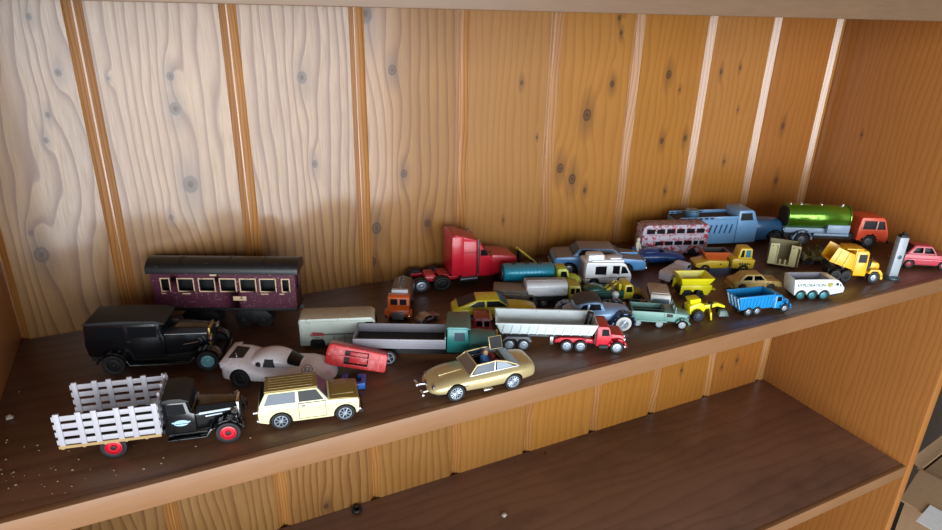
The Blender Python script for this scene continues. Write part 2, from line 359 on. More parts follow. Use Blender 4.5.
# ------------------------------------------------------------ front row
def carriage():
    o=thing('toy_railway_carriage','long maroon tinplate railway carriage with black roof against the back planks','toy train carriage')
    mar=paint('maroon tin',(84,40,58),.38,coat=.3,chip=.22,chipc=(150,118,110),csc=420); rf=paint('black roof',(20,22,24),.42,coat=.15,chip=.08,chipc=(70,72,74))
    cream=paint('cream lining',(214,186,150),.5,chip=.2,chipc=(110,70,60)); H=17; z0,z1=24,61
    wn=[(-75+a,-75+b,41.5,53.5) for a,b in ((27.5,43),(49.5,65),(71.5,87),(92.5,108),(113.5,129))]; dn=[(-75+10,-75+18,41.5,53.5),(-75+136.5,-75+143.5,41.5,53.5)]
    for s in (-1,1):
        y0,y1=sorted((s*H,s*(H-1.2)))
        MB().plate(-75,75,z0,z1,y0,y1,wn+dn).obj('side_wall',mar,o)
        for a,b,c,d in wn+dn:
            g=MB(); y0,y1=sorted((s*(H-.2),s*(H+.5)))
            g.plate(a-1.1,b+1.1,c-1.1,d+1.1,y0,y1,[(a,b,c,d)]).obj('window_frame',cream if s<0 else mar,o)
    for x in (-75,73.8): MB().plate(-H+1.2,H-1.2,z0,z1,0,1.2,[(-8,8,40,54)]).xf(Matrix.Translation((x*MM,0,0))@Matrix(((0,1,0,0),(1,0,0,0),(0,0,1,0),(0,0,0,1)))).obj('end_wall',mar,o)
    MB().box(-73.8,73.8,-H+1.2,H-1.2,z0,z0+1.5).obj('floor_plate',M['black'],o)
    MB().box(-70,70,-1,1,z0+1.5,z1-1).obj('partition',M['black'],o)
    A=[R(180-180*i/14) for i in range(15)]
    rfm=MB(); rfm.cross([( (H+3.2)*math.cos(a),z1-.5+10.5*math.sin(a)**.85) for a in A]+[(H+3.2,z1-1.6),(-H-3.2,z1-1.6)],-79,79)
    for x in (-45,5,42): rfm.cross([((H+3.3)*math.cos(a),z1-.4+10.9*math.sin(a)**.85) for a in A],x,x+1)
    rfm.obj('roof',rf,o,smooth=50)
    for x in (-55.5,56.5): MB().box(x-.8,x+.8,-H-.45,-H+.2,z0+2,z1-1).obj('door_beading',mar,o)
    MB().box(8,22,-H-.5,-H+.1,31.5,36).obj('number_plate',cream,o,bev=.2)
    for x,w in ((-40,9),(42,8),(-64,5),(60,5),(-10,7)): MB().box(x-w/2,x+w/2,-H-.35,-H+.1,38 if x!=-10 else 57,39 if x!=-10 else 58.4).obj('cream_stripe',cream,o)
    MB().box(-76,76,-H-1.5,H+1.5,z0-3,z0).obj('sole_bar',M['black'],o,bev=.6)
    for x in (-30,26):
        b=MB()
        for s in (-1,1):
            b.prism([(x-20,15),(x-14,20),(x+14,20),(x+20,15),(x+18,9),(x+8,9),(x+5,6),(x-5,6),(x-8,9),(x-18,9)],s*12,s*14)
            for dx in (-11,11): b.cyl((x+dx,s*14,9),(x+dx,s*15.5,9),3.2,n=12)
            b.box(x-4,x+4,s*14-.8,s*14+.8,8,18)
        b.box(x-14,x+14,-11,11,13,21); g=b.obj('bogie',M['black'],o,bev=.3)
        for dx in (-11,11):
            for s in (-1,1): MB().lathe([(9,0),(9,1),(8,1.2),(8,3),(2,3.2)],(x+dx,s*8,9),(0,s,0),20).obj('wheel',M['black'],g)
    for x in (-80,76): MB().box(x,x+4,-2.5,2.5,19,22).obj('coupling',M['grey'],o)
    o.scale=(.96,.76,1.085); put(o,(-1028,-31),(-79*.96,-20.2*.76),-23.7)
carriage()

def sedan():
    o=thing('toy_vintage_car','black boxy vintage saloon car with pale hubcaps in front of the maroon carriage','toy car')
    bk=paint('black lacquer',(12,15,20),.22,coat=.6,var=.02); rf=paint('black fabric roof',(26,28,28),.6,coat=0)
    W=17
    MB().prism([(-62,18),(-64,30),(-63,37),(-62,49),(-58,51.5),(-2,51.5),(3,49.5),(3,40),(5,36),(4,15),(-40,14)],-W,W).obj('body',bk,o,bev=1.6)
    MB().prism([(-63,49.5),(-60,52.4),(-30,53.4),(0,52.2),(7.5,49.2),(6.5,48.2),(-1,49.3)],-W-.6,W+.6).obj('roof',rf,o,bev=.7)
    MB().hull([(3,-14,15),(3,14,15),(3,14.5,37),(3,9,42),(3,-9,42),(3,-14.5,37)],[(41,-8.5,16),(41,8.5,16),(41,9.5,34),(41,6,39),(41,-6,39),(41,-9.5,34)]).obj('bonnet',bk,o,bev=.9)
    MB().box(41,43.5,-9.5,9.5,15,39).obj('radiator',paint('brass shell',(196,166,96),.3,metal=.8),o,bev=1)
    MB().box(43.3,44,-7.5,7.5,17,36.5).obj('grille',M['black'],o)
    MB().box(-64,52,-9,9,9,15).obj('chassis',M['black'],o)
    sidewin(o,[(-52,36),(-28,36),(-28,47),(-51,47)],W,M['glass']); sidewin(o,[(-25,36),(-1,36),(0,47),(-25,47)],W,M['glass'])
    endwin(o,(3.2,39.5),(3.2,48),14,M['glass'])
    for s in (-1,1):
        y0,y1=sorted((s*13,s*23)); d=MB()
        d.arc(41,10.5,12.8,14,20,150,y0,y1); d.prism([(-27,9.5),(27,9.5),(31,15.8),(28.6,17),(25,11),(-26,11),(-28,16),(-30.5,15)],y0,y1)
        d.arc(-41,10.5,12.8,14,25,170,y0,y1); d.obj('mudguard',bk,o,bev=.4)
        lamp(o,45,s*13,31,4,(1,0,0),M['chrome']); MB().cyl((42,s*8,30),(43,s*13,30),.8,n=8).obj('lamp_bracket',M['chrome'],o)
        MB().cyl((20,s*14.6,26),(33,s*12,27),.4,n=6).obj('bonnet_catch',M['chrome'],o)
        MB().box(-27,-24,s*W-.6,s*W+.6,32,33).obj('door_handle',M['chrome'],o)
    MB().tube([(55,-18,12),(56,-8,12),(56,8,12),(55,18,12)],1,6).obj('bumper',bk,o)
    hm=paint('turquoise hub',(120,176,186),.35,metal=.2)
    for x in (-41,41):
        for s in (-1,1): wheel(o,x,s*21.5,10.5,5.5,M['tyre'],hm if x>0 else M['black'],hr=.6)
    put(o,(-1024,-124),(0,-21.5),-18.5)
sedan()

def stake():
    o=thing('toy_stake_truck','black vintage flatbed truck with white picket sides and red wheels','toy truck')
    bk=paint('gloss black',(10,11,13),.2,coat=.7,var=.02); wh=paint('white slats',(178,175,181),.45,coat=.1); tan=paint('tan bed edge',(170,140,90),.5); red=paint('red wheel',(206,18,44),.3,coat=.4)
    MB().box(-73,-6,-20.5,20.5,17.5,19.5).obj('bed_floor',M['dark'],o)
    e=MB()
    for s in (-1,1): e.box(-74,-5.5,min(s*20.5,s*22),max(s*20.5,s*22),17,19.3)
    for x in (-72,-58,-44,-30,-16): e.box(x-1,x+1,-21,21,15.6,17.4)
    e.obj('bed_edge',tan,o)
    def rail(pts0,pts1,posts,thick):
        m=MB(); dx,dy=pts1[0]-pts0[0],pts1[1]-pts0[1]; L=math.hypot(dx,dy); ux,uy=dx/L,dy/L; nx,ny=-uy*thick,ux*thick
        def slab(a,b,z0,z1,t0,t1):
            q=[(pts0[0]+ux*a+nx*t0,pts0[1]+uy*a+ny*t0),(pts0[0]+ux*b+nx*t0,pts0[1]+uy*b+ny*t0),(pts0[0]+ux*b+nx*t1,pts0[1]+uy*b+ny*t1),(pts0[0]+ux*a+nx*t1,pts0[1]+uy*a+ny*t1)]
            m.plan(q,z0,z1)
        for z in (20.2,27,33.6,40.2): slab(-1.5,L+1.5,z,z+4.2,-.5,.5)
        for t in posts: slab(t*L-1.9,t*L+1.9,19.5,46.6,-1.3,.6)
        return m.obj('stake_side',wh,o,bev=.25)
    P=(.03,.24,.39,.61,.76,.985)
    rail((-73,-21.2),(-6,-21.2),P,1); rail((-73,20.6),(-6,20.6),P,1)
    rail((-6.2,-20.5),(-6.2,20.5),(.03,.35,.65,.97),-1)
    W=15.5
    MB().prism([(18,12),(18.5,29),(15.5,30.5),(13,41),(9,43.5),(-1,43.5),(-4,41),(-4.5,12)],-W,W).obj('cab',bk,o,bev=1.2)
    MB().prism([(-5,40.8),(-3,43.6),(3,44.4),(10,43.9),(16,41),(15,40)],-W-.5,W+.5).obj('roof',paint('matt roof',(30,29,28),.6,coat=0),o,bev=.6)
    sidewin(o,[(-1,30),(12.5,30),(11.3,39),(-1,39.5)],W,M['glass']); endwin(o,(15.8,31),(13.4,40),12.5,M['glass'])
    MB().hull([(18,-13,12),(18,13,12),(18,13.4,27),(18,8,31.5),(18,-8,31.5),(18,-13.4,27)],[(47,-7.5,13),(47,7.5,13),(47,8,26),(47,5,29.5),(47,-5,29.5),(47,-8,26)]).obj('bonnet',bk,o,bev=.8)
    MB().box(47,49.5,-8,8,12,30.5).obj('radiator',M['chrome'],o,bev=.9); MB().box(49.3,50,-6.5,6.5,14,28).obj('grille',M['dark'],o)
    st=MB(); st.hull([(21,-13.7,26.5),(21,-13.2,26.5),(21,-13.0,28.2),(21,-13.5,28.2)],[(43,-9.4,25.2),(43,-8.9,25.2),(43,-8.8,26.8),(43,-9.3,26.8)]); st.hull([(25,-13.1,23.6),(25,-12.6,23.6),(25,-12.5,24.6),(25,-13.,24.6)],[(37,-10.6,23),(37,-10.1,23),(37,-10,24),(37,-10.5,24)])
    st.obj('bonnet_stripe',paint('silver lining',(190,205,220),.4),o)
    bl=paint('pale blue emblem',(170,208,228),.45)
    em=MB(); em.lathe([(1,0),(1,.5),(.9,.5)],(0,0,0),(0,-1,0),28); em.xf(Matrix.Translation((8*MM,-(W)*MM,22.5*MM))@Matrix.Diagonal((5.4,1,2.6,1))); em.obj('door_emblem',bl,o)
    MB().box(1.4,14.6,-W-.35,-W,22.6,23.6).obj('emblem_bar',bl,o); MB().box(3.6,13,-W-.62,-W,21.6,22.1).obj('emblem_line',bk,o)
    MB().box(-73,46,-8,8,9,13).obj('chassis',bk,o)
    for s in (-1,1):
        d=MB(); y0,y1=sorted((s*11,s*19)); d.arc(41,9.5,11.3,12.4,10,150,y0,y1); d.prism([(-3,8.5),(26,8.5),(30.2,15),(28.4,16.2),(24.5,9.8),(-3,9.8)],y0,y1); d.obj('mudguard',bk,o,bev=.3)
        lamp(o,46.5,s*11.5,25,3.6,(1,0,0),M['chrome']); MB().cyl((46,s*11.5,14),(46,s*11.5,23),.7,n=8).obj('lamp_post',M['chrome'],o)
    MB().box(51,52.6,-17,17,10.5,13).obj('bumper',bk,o,bev=.4)
    for x in (-40.5,40.5):
        for s in (-1,1): wheel(o,x,s*18.5,9.6,5 if x>0 else 7,M['tyre'],red,hr=.64)
    for c in list(o.children):
        if c.name.startswith('wheel'):
            cc=sum((v.co for v in c.data.vertices),Vector())/len(c.data.vertices)/MM; s=1 if cc.y>0 else -1; y=s*18.5
            MB().lathe([(1.9,-2),(1.9,.2),(1.2,.5)],(cc.x,y,9.6),(0,s,0),14).obj('hub_nut',M['black'],c)
    put(o,(-1020,-246),(0,-18.5),-11.5)
stake()

def racer():
    o=thing('toy_race_car','low white endurance race car with number roundel behind the cream estate car','toy car')
    wh=paint('white racing paint',(232,226,230),.35,coat=.3,chip=.1,chipc=(150,140,150)); bk=M['black']; W=22
    st=[(-52,19,8,22,4),(-49,20.5,5,24.5,4),(-34,21.5,4,24,3.6),(-16,21,4,19,3.2),(0,20.5,4,17.2,3),(20,21,4,17.8,2.8),(34,20.5,4,18.2,2.5),(46,18,4,14.5,2.3),(54,12,4.5,9,2.1),(57,5,5.5,7,2)]
    b=MB().loft(st,sub=4).obj('body',[wh,bk],o)
    c=[]
    for x in (-34,33):
        for s in (-1,1):
            q=MB(); q.mi=1; q.cyl((x,s*26,9 if x<0 else 7.5),(x,s*12,9 if x<0 else 7.5),10.6 if x<0 else 8.8,n=28); c.append(q)
    cut(b,c)
    cp=MB().loft([(-30,12,14,21,2.6),(-20,13,14,26,2.6),(-8,13.5,14,28.8,2.5),(4,13,14,27.5,2.4),(14,11.5,14,22.5,2.3),(24,8,14,18.2,2.2)],sub=4).obj('canopy',wh,o)
    g=MB().loft([(5,12.4,15,27.0,2.4),(13,11.4,15,23.3,2.3),(22,8.6,15,19.2,2.2)],sub=4); g.obj('windscreen',M['glass'],o)
    for s in (-1,1):
        MB().hull([(-13,s*12.2,18.5),(-1,s*12.2,18.5),(-2.5,s*10.6,25.6),(-11,s*10.8,25.6)],[(-13,s*14.4,18.5),(-1,s*14.4,18.5),(-2.5,s*13.0,25.4),(-11,s*13.0,25.4)]).obj('side_window',bk,o)
        MB().lathe([(1,0),(1,.6)],(0,0,0),(0,s,0),16).xf(Matrix.Translation((-17.5*MM,s*13.6*MM,20.5*MM))@Matrix.Diagonal((2.6,1,2.6,1))).obj('air_intake',bk,o)
    MB().hull([(-48,-11,24.3),(-34,-9,24.3),(-34,9,24.3),(-48,11,24.3)],[(-48,-11,24.9),(-34,-9,24.75),(-34,9,24.75),(-48,11,24.9)]).obj('engine_grille',bk,o)
    MB().prism([(-54,22.6),(-45,24),(-45,24.8),(-54,23.8)],-19,19).obj('rear_spoiler',wh,o,bev=.3)
    for s in (-1,1): MB().prism([(-53,19),(-47,19),(-47,23.6),(-53,22.6)],s*18.6,s*19.4).obj('spoiler_strut',wh,o)
    MB().cyl((-40,-9,24.5),(-41,-9,29),.8,n=8).obj('filler_cap',M['chrome'],o)
    # roundel on the near front wing
    Mr=Matrix.Translation((31.5*MM,-14.2*MM,17.35*MM))@Matrix.Rotation(R(26),4,'X')@Matrix.Rotation(R(1),4,'Y')
    t=MB().lathe([(5.4,0),(5.4,.45),(.1,.45)],(0,0,0),(0,0,1),28).xf(Mr).obj('roundel_rim',bk,o)
    MB().lathe([(4.7,0),(4.7,.6),(.1,.6)],(0,0,0),(0,0,1),28).xf(Mr).obj('roundel',wh,t)
    n=lettering(o,'52',7.0,(0,0,.68),Matrix.Identity(3),bk,name='race_number'); n.data.transform(Mr)
    axle_set(o,(-34,),21.5,9.2,9,M['tyre'],M['dark'],hr=.55); axle_set(o,(33,),20,7.6,8,M['tyre'],M['dark'],hr=.55)
    o.scale=(.9,1,1); put(o,(-962,-178),(-34*.9,-21.5),-28)
racer()

def estate():
    o=thing('toy_estate_car','cream two-door off-road estate car with olive-gold bonnet and roof','toy car')
    cr=paint('cream paint',(236,226,176),.35,coat=.3,var=.03); gd=paint('olive gold paint',(146,122,62),.38,coat=.3,metal=.25,chip=.03); W=15
    top=[(36.5,9),(37,19),(36,21.6),(12.5,23),(-41.5,23),(-43,19),(-43,9)]
    b=MB().prism(profile(top,6.5,[(-26,9.2),(25,9.2)],7.5),-W,W).obj('body',cr,o,bev=.9)
    MB().frust((-42.3,12.5,W-.3,22.6),(-36,3,W-4,34)).obj('cabin',cr,o,bev=.6)
    rf=MB(); rf.box(-37,4.2,-W+3.7,W-3.7,33.4,35.2)
    for y in (-7.6,-3.8,0,3.8,7.6): rf.box(-34,1,y-.45,y+.45,35.1,35.7)
    rf.obj('roof',gd,o,bev=.35)
    MB().prism([(13.5,22.4),(13.5,23.6),(25,23.4),(35.9,22.1),(36.8,20.6),(36.5,19.6),(34,20.6)],-W+.4,W-.4).obj('bonnet',gd,o,bev=.4)
    MB().box(15,33,-9,9,23,23.9).obj('bonnet_ridge',gd,o,bev=.3)
    q=lambda s,x0,x1,x2,x3: [(x0,s*(W-.82),24.2),(x1,s*(W-.82),24.2),(x2,s*(W-3.48),32.4),(x3,s*(W-3.48),32.4)]
    off=lambda L,d:[(x,y+d,z) for x,y,z in L]
    for s in (-1,1):
        for n,xs,m in (('rear_window',(-38,-13.5,-13.5,-34),M['blueglass']),('door_window',(-11,8.5,3,-11),M['black'])):
            L=q(s,*xs); MB().hull(off(L,s*-.6),off(L,s*.45)).obj(n,m,o)
        MB().plate(-11.6,10,8.5,23,s*W-.12,s*W+.12,[(-11.2,9.6,8.9,22.6)]).obj('door_gap',M['dark'],o)
        MB().box(-9,-6,s*W-.5,s*W+.5,20,21).obj('door_handle',M['grey'],o)
        lamp(o,36.9,s*10.3,16,2.8,(1,0,0),M['chrome'])
    endwin(o,(11.7,23.6),(4.1,33),12.8,M['blueglass'],yt=10.2); endwin(o,(-36.4,33),(-41.6,24),10.2,M['glass'],name='rear_screen',yt=12.8)
    MB().box(36.7,37.5,-7.3,7.3,12.5,19).obj('grille',M['dark'],o,bev=.2)
    MB().box(36,38.3,-14.4,14.4,8.5,11).obj('front_bumper',M['chrome'],o,bev=.4); MB().box(-44.6,-42.8,-14.4,14.4,8.5,11).obj('rear_bumper',M['chrome'],o,bev=.4)
    MB().cyl((-48,0,9),(-43,0,9),1,n=8).obj('tow_hook',M['chrome'],o)
    MB().box(-38,40,-11,11,4.5,8).obj('chassis',M['black'],o)
    axle_set(o,(-26,25),14.8,7.8,5,M['tyre'],M['hub'],hr=.7,spokes=8)
    put(o,(-940,-253),(-26,-14.8),-11)
estate()

def redblue():
    o=thing('toy_coupe','chipped red toy car body tipped on its side with a deep cockpit opening','toy car')
    rd=paint('chipped red',(206,40,44),.4,coat=.2,chip=.2,chipc=(206,150,150),csc=330)
    b=MB().prism([(-31,-8.5),(-27,-9.4),(29,-9.4),(31,-8),(31,6),(29,8),(-26,10.6),(-30,9),(-31.5,2)],0,17).obj('shell',[rd,M['dark']],o,bev=1.1)
    q=MB(); q.mi=1; q.box(-12.5,12,-8,4.5,-6,6.5); cut(b,[q])
    MB().box(-7.5,11.5,3.2,4.6,-5.4,5).obj('seat_panel',rd,o,bev=.5)
    MB().box(14,15,-.5,.3,-8.6,7.4).obj('body_groove',rd,o); MB().box(22.5,23.5,-.5,.3,-8.6,7).obj('body_groove',rd,o); MB().box(-31,28,-.4,.3,.6,1.4).obj('body_crease',rd,o)
    put(o,(-861,-199),(0,0),-23,z=11.2,tilt=(-17,10)); o.scale=(.9,1,1.02); settle(o)
    c=thing('toy_car_chassis','small blue toy car chassis lying half under the chipped red body','toy car chassis')
    bl=paint('blue chassis',(36,104,196),.35,coat=.3); db=paint('dark blue frame',(18,34,74),.45)
    MB().box(-22,16,-6,6,2.2,4.2).obj('base_plate',db,c,bev=.4)
    MB().plan([(13,-9),(21,-8),(22,7),(15,8),(15,4),(18,3),(17.5,-5),(13,-5)],1.2,6.2).obj('bumper',bl,c,bev=.5)
    MB().box(2,7,-7.5,7.5,1.5,7.2).obj('axle_block',bl,c,bev=.5); MB().box(-20,-16,-7.5,7.5,1.5,6.4).obj('axle_block',bl,c,bev=.5)
    MB().tube([(-14,-5,4),(-6,-6,6.4),(0,-5,4)],.9).obj('exhaust_pipe',bl,c)
    for x,s in ((-12,-1),(10,-1)): MB().lathe([(3.4,0),(3.4,2.4),(1.5,2.8)],(x,s*6,3.4),(0,s,0),16).obj('wheel',M['black'],c)
    put(c,(-881,-210),(0,0),-17); c.scale=(1.1,1.1,1.2)
redblue()

def whitevan():
    o=thing('toy_delivery_van','scuffed greenish-white delivery van with small red side badge, left of the grey-bedded truck','toy van')
    wh=paint('greenish white',(196,206,196),.4,coat=.2,chip=.16,chipc=(96,88,80),dust=.8,dustc=(166,142,104)); W=13
    b=MB().prism(profile([(38,6),(38,20),(36,31),(32,34),(-36,34),(-38,32.5),(-38,4)],4,[(-21,7.2),(24,7.2)],6),-W,W).obj('body',wh,o,bev=1.3)
    cr=MB(); cr.box(-38.2,36,-W-.4,W+.4,30.4,31.2); cr.box(-38.1,37.6,-W-.35,W+.35,11.8,12.6); cr.obj('body_moulding',wh,o)
    rd=paint('red badge',(168,70,70),.5,chip=.3,chipc=(200,190,180)); MB().prism([(-27,15),(-16,15.5),(-12,16.2),(-16,18.8),(-25,19.4),(-28,17)],-W-.55,-W).obj('side_badge',rd,o)
    MB().box(-14,22,-W-.5,-W,16,17.4).obj('side_stripe',M['grey'],o)
    for x in (-4,6,16): MB().box(x-.25,x+.25,-W-.2,-W,4.6,15).obj('panel_seam',M['dark'],o)
    sidewin(o,[(27,20),(35,20),(34,29),(27,29)],W,M['glass']); endwin(o,(38,20.5),(36.3,30),10,M['glass'])
    MB().box(-34,34,-9,9,3.4,6).obj('chassis',M['black'],o)
    for s in (-1,1): lamp(o,38,s*9,13,2.2,(1,0,0),M['chrome'])
    axle_set(o,(-21,24),W-.6,6,4,M['tyre'],M['dark'],hr=.5)
    put(o,(-899,-131),(-38,-13),-18.5)
whitevan()

def tealtruck():
    o=thing('toy_dropside_truck','teal-cabbed truck with long grey open dropside bed and one spoked wheel showing','toy truck')
    te=paint('teal paint',(30,126,122),.38,coat=.3,chip=.04,dust=.7,dustc=(104,92,74)); gr=paint('grey bed',(150,148,156),.45,coat=.1,chip=.06,dust=.3); W=16.5
    bed=MB(); X0,X1=-67,21
    for s in (-1,1): bed.box(X0,X1,min(s*W,s*(W-1.3)),max(s*W,s*(W-1.3)),19,29)
    bed.box(X0,X0+1.3,-W+1.3,W-1.3,19,29); bed.box(X1-1.3,X1,-W+1.3,W-1.3,19,31); bed.obj('dropside',gr,o,bev=.3)
    rb=MB()
    for z in (21.2,23.6,26): rb.box(X0+1,X1-1,-W-.3,-W+.1,z,z+.7)
    rb.box(-24,-23.2,-W-.5,-W,19,29); rb.obj('side_rib',gr,o)
    MB().box(X0+1.3,X1-1.3,-W+1.3,W-1.3,18.4,20).obj('bed_floor',M['dark'],o)
    MB().prism([(22,15.5),(43,15.5),(43,25),(41.8,40),(38,42.2),(23,42.2),(22,41)],-W,W).obj('cab',te,o,bev=1.)
    MB().prism([(21,40.8),(23,42.8),(40,42.8),(44.5,40.8),(44,40.2)],-W-.5,W+.5).obj('cab_roof',te,o,bev=.3)
    sidewin(o,[(29,28),(39.5,28),(38.7,37),(29,37)],W,paint('grey window',(70,84,96),.2)); endwin(o,(43.1,27),(42,38),13,M['glass'])
    A=[R(-10+200*i/14) for i in range(15)]
    st=lambda x,w,z0,z1:[(x,w*math.cos(a),z0+(z1-z0)*max(0,math.sin(a))) if math.sin(a)>0 else (x,w*math.copysign(1,math.cos(a)),15.5) for a in A]
    MB().rings([st(43,15,16,32),st(56,14.2,16,31.5),st(69,13,16,30)]).obj('bonnet',te,o,bev=.4)
    br=paint('brass radiator',(178,146,92),.35,metal=.7); MB().rings([st(69,13.6,16,30.8),st(71,13.6,16,30.8)]).obj('radiator_shell',br,o,bev=.3); MB().rings([st(70.8,11.5,17,28.5),st(71.5,11.5,17,28.5)]).obj('grille',M['dark'],o)
    MB().box(46,66,-15.6,-14.4,23.2,24).obj('bonnet_hinge',te,o)
    MB().box(-62,66,-8,8,9,18.6).obj('chassis',M['black'],o)
    for s in (-1,1):
        d=MB(); y0,y1=sorted((s*10,s*17)); d.arc(51,8.2,10,11,15,165,y0,y1); d.obj('mudguard',M['black'],o,bev=.3)
    axle_set(o,(-34,),16.3,8.2,5,M['tyre'],M['hub'],hr=.74,spokes=5); axle_set(o,(51,),15.5,8.2,4.5,M['tyre'],M['black'],hr=.6)
    put(o,(-829,-194),(-34,-16.3),-25)
tealtruck()

def orangetruck():
    o=thing('toy_tanker_truck','small orange truck with ribbed grey tank, facing forward beside the red tractor unit','toy truck')
    og=paint('orange paint',(212,92,26),.35,coat=.3,chip=.05,chipc=(140,110,90)); tk=paint('brownish tank',(116,102,88),.4,metal=.4,chip=.1); W=12
    MB().prism([(27,6),(27.5,12),(26,15),(20,17),(19,25),(17,27),(9,27),(9,6)],-W,W).obj('cab',og,o,bev=.8)
    for y in (-5,5): MB().hull([(20.2,y-3.8,17.6),(20.2,y+3.8,17.6),(19.2,y+3.6,24),(19.2,y-3.6,24)],[(20.7,y-3.8,17.7),(20.7,y+3.8,17.7),(19.7,y+3.6,24.1),(19.7,y-3.6,24.1)]).obj('windscreen_pane',M['glass'],o)
    sidewin(o,[(11,18),(18,18),(17,24),(11,24)],W,M['glass'])
    for s in (-1,1):
        MB().prism([(16,5),(28,5),(28.5,10),(25,12.5),(17,12)],min(s*9,s*15),max(s*9,s*15)).obj('mudguard',og,o,bev=.8)
        lamp(o,28.4,s*12,8,1.8,(1,0,0),M['chrome'])
    MB().box(27,28.2,-6.5,6.5,3.5,12).obj('grille',M['grey'],o,bev=.3)
    A=[2*PI*i/20 for i in range(20)]
    MB().cross([(12.5*math.copysign(abs(math.cos(a))**.75,math.cos(a)),18+11*math.copysign(abs(math.sin(a))**.75,math.sin(a))) for a in A],-34,6).obj('tank',tk,o,bev=1,smooth=50)
    MB().box(3,8,-9,9,24,29.6).obj('tank_bulkhead',paint('pale bulkhead',(206,214,222),.35),o,bev=.4)
    for y in (-8,8): MB().box(-33,5,y-.5,y+.5,26.2,28.4).obj('tank_rail',tk,o)
    lad=MB()
    for y in (-3,3): lad.box(-32,3,y-.5,y+.5,28.4,29.8)
    for x in (-29,-22,-15,-8,-1): lad.cyl((x,0,28.6),(x,0,30.4),2.4,n=14)
    lad.obj('filler_row',M['grey'],o)
    MB().box(-33,20,-7,7,4,8).obj('chassis',M['black'],o)
    axle_set(o,(-24,18),11.5,5,4,M['tyre'],M['grey'],hr=.55)
    put(o,(-790,-113),(28,0),-117)
orangetruck()

def semi():
    o=thing('toy_tractor_unit','large red tractor unit with tall sleeper cab standing against the planks','toy truck')
    rd=paint('red paint',(196,22,44),.35,coat=.3,chip=.02,dust=.25); W=18
    MB().box(-2,12,-W-1,W+1,20,76).obj('sleeper_box',rd,o,bev=1.6)
    MB().prism([(10,16),(44,16),(46,30),(46,44),(40,46),(31,64),(27,67),(11,69)],-W,W).obj('cab',rd,o,bev=1.3)
    MB().prism([(-2,74),(0,77),(6,77),(30,67),(33,62),(12,62)],-W+.3,W-.3).obj('wind_deflector',rd,o,bev=1)
    MB().prism([(45,16),(76,16),(78,20),(76,37),(70,40.5),(45,44.5)],-W+2,W-2).obj('bonnet',rd,o,bev=1.6)
    sidewin(o,[(31,46),(40,45),(38,53),(31.5,55)],W,M['glass'],both=True); endwin(o,(40.6,46.4),(32.5,62),15,M['glass'])
    MB().box(10,30,-W-.25,-W,51.6,52.1).obj('cab_seam',M['dark'],o)
    for s in (-1,1):
        MB().cyl((28,s*(W+1.6),18),(28,s*(W+1.6),70),1.5,n=10).obj('exhaust_stack',M['chrome'],o)
        MB().lathe([(6,0),(6,20)],(8,s*14,13),(1,0,0),18).obj('fuel_tank',paint('steel tank',(70,72,76),.35,metal=.8) if s<0 else M['dark'],o,smooth=50)
        MB().arc(64,10,11.5,12.8,10,165,min(s*12,s*18.5),max(s*12,s*18.5)).obj('front_mudguard',M['dark'],o,bev=.3)
        MB().tube([(40,s*(W+.5),50),(41,s*(W+4),53),(41,s*(W+4),46)],.6,6).obj('mirror',M['dark'],o)
        MB().box(-42,70,min(s*7,s*10),max(s*7,s*10),11,15.5).obj('chassis_rail',rd,o,bev=.3)
    MB().hull([(-30,-9,15.5),(-16,-9,15.5),(-16,9,15.5),(-30,9,15.5)],[(-28,-7,20.5),(-19,-7,20.5),(-19,7,20.5),(-28,7,20.5)]).obj('fifth_wheel',rd,o,bev=.4)
    MB().box(-14,-2,-10,10,15,19).obj('deck_plate',rd,o,bev=.4); MB().box(78,80,-18,18,8,15).obj('front_bumper',M['dark'],o,bev=.5)
    for x in (-36,-12):
        for s in (-1,1): wheel(o,x,s*19,10,9,M['tyre'],M['hub'] if x<-20 else M['dark'],hr=.62)
    for s in (-1,1): wheel(o,64,s*18.5,10,6,M['tyre'],M['dark'],hr=.6)
    o.scale=(1.1,1.1,.9); put(o,(-738,-53),(-39.6,-20.9),-8)
semi()
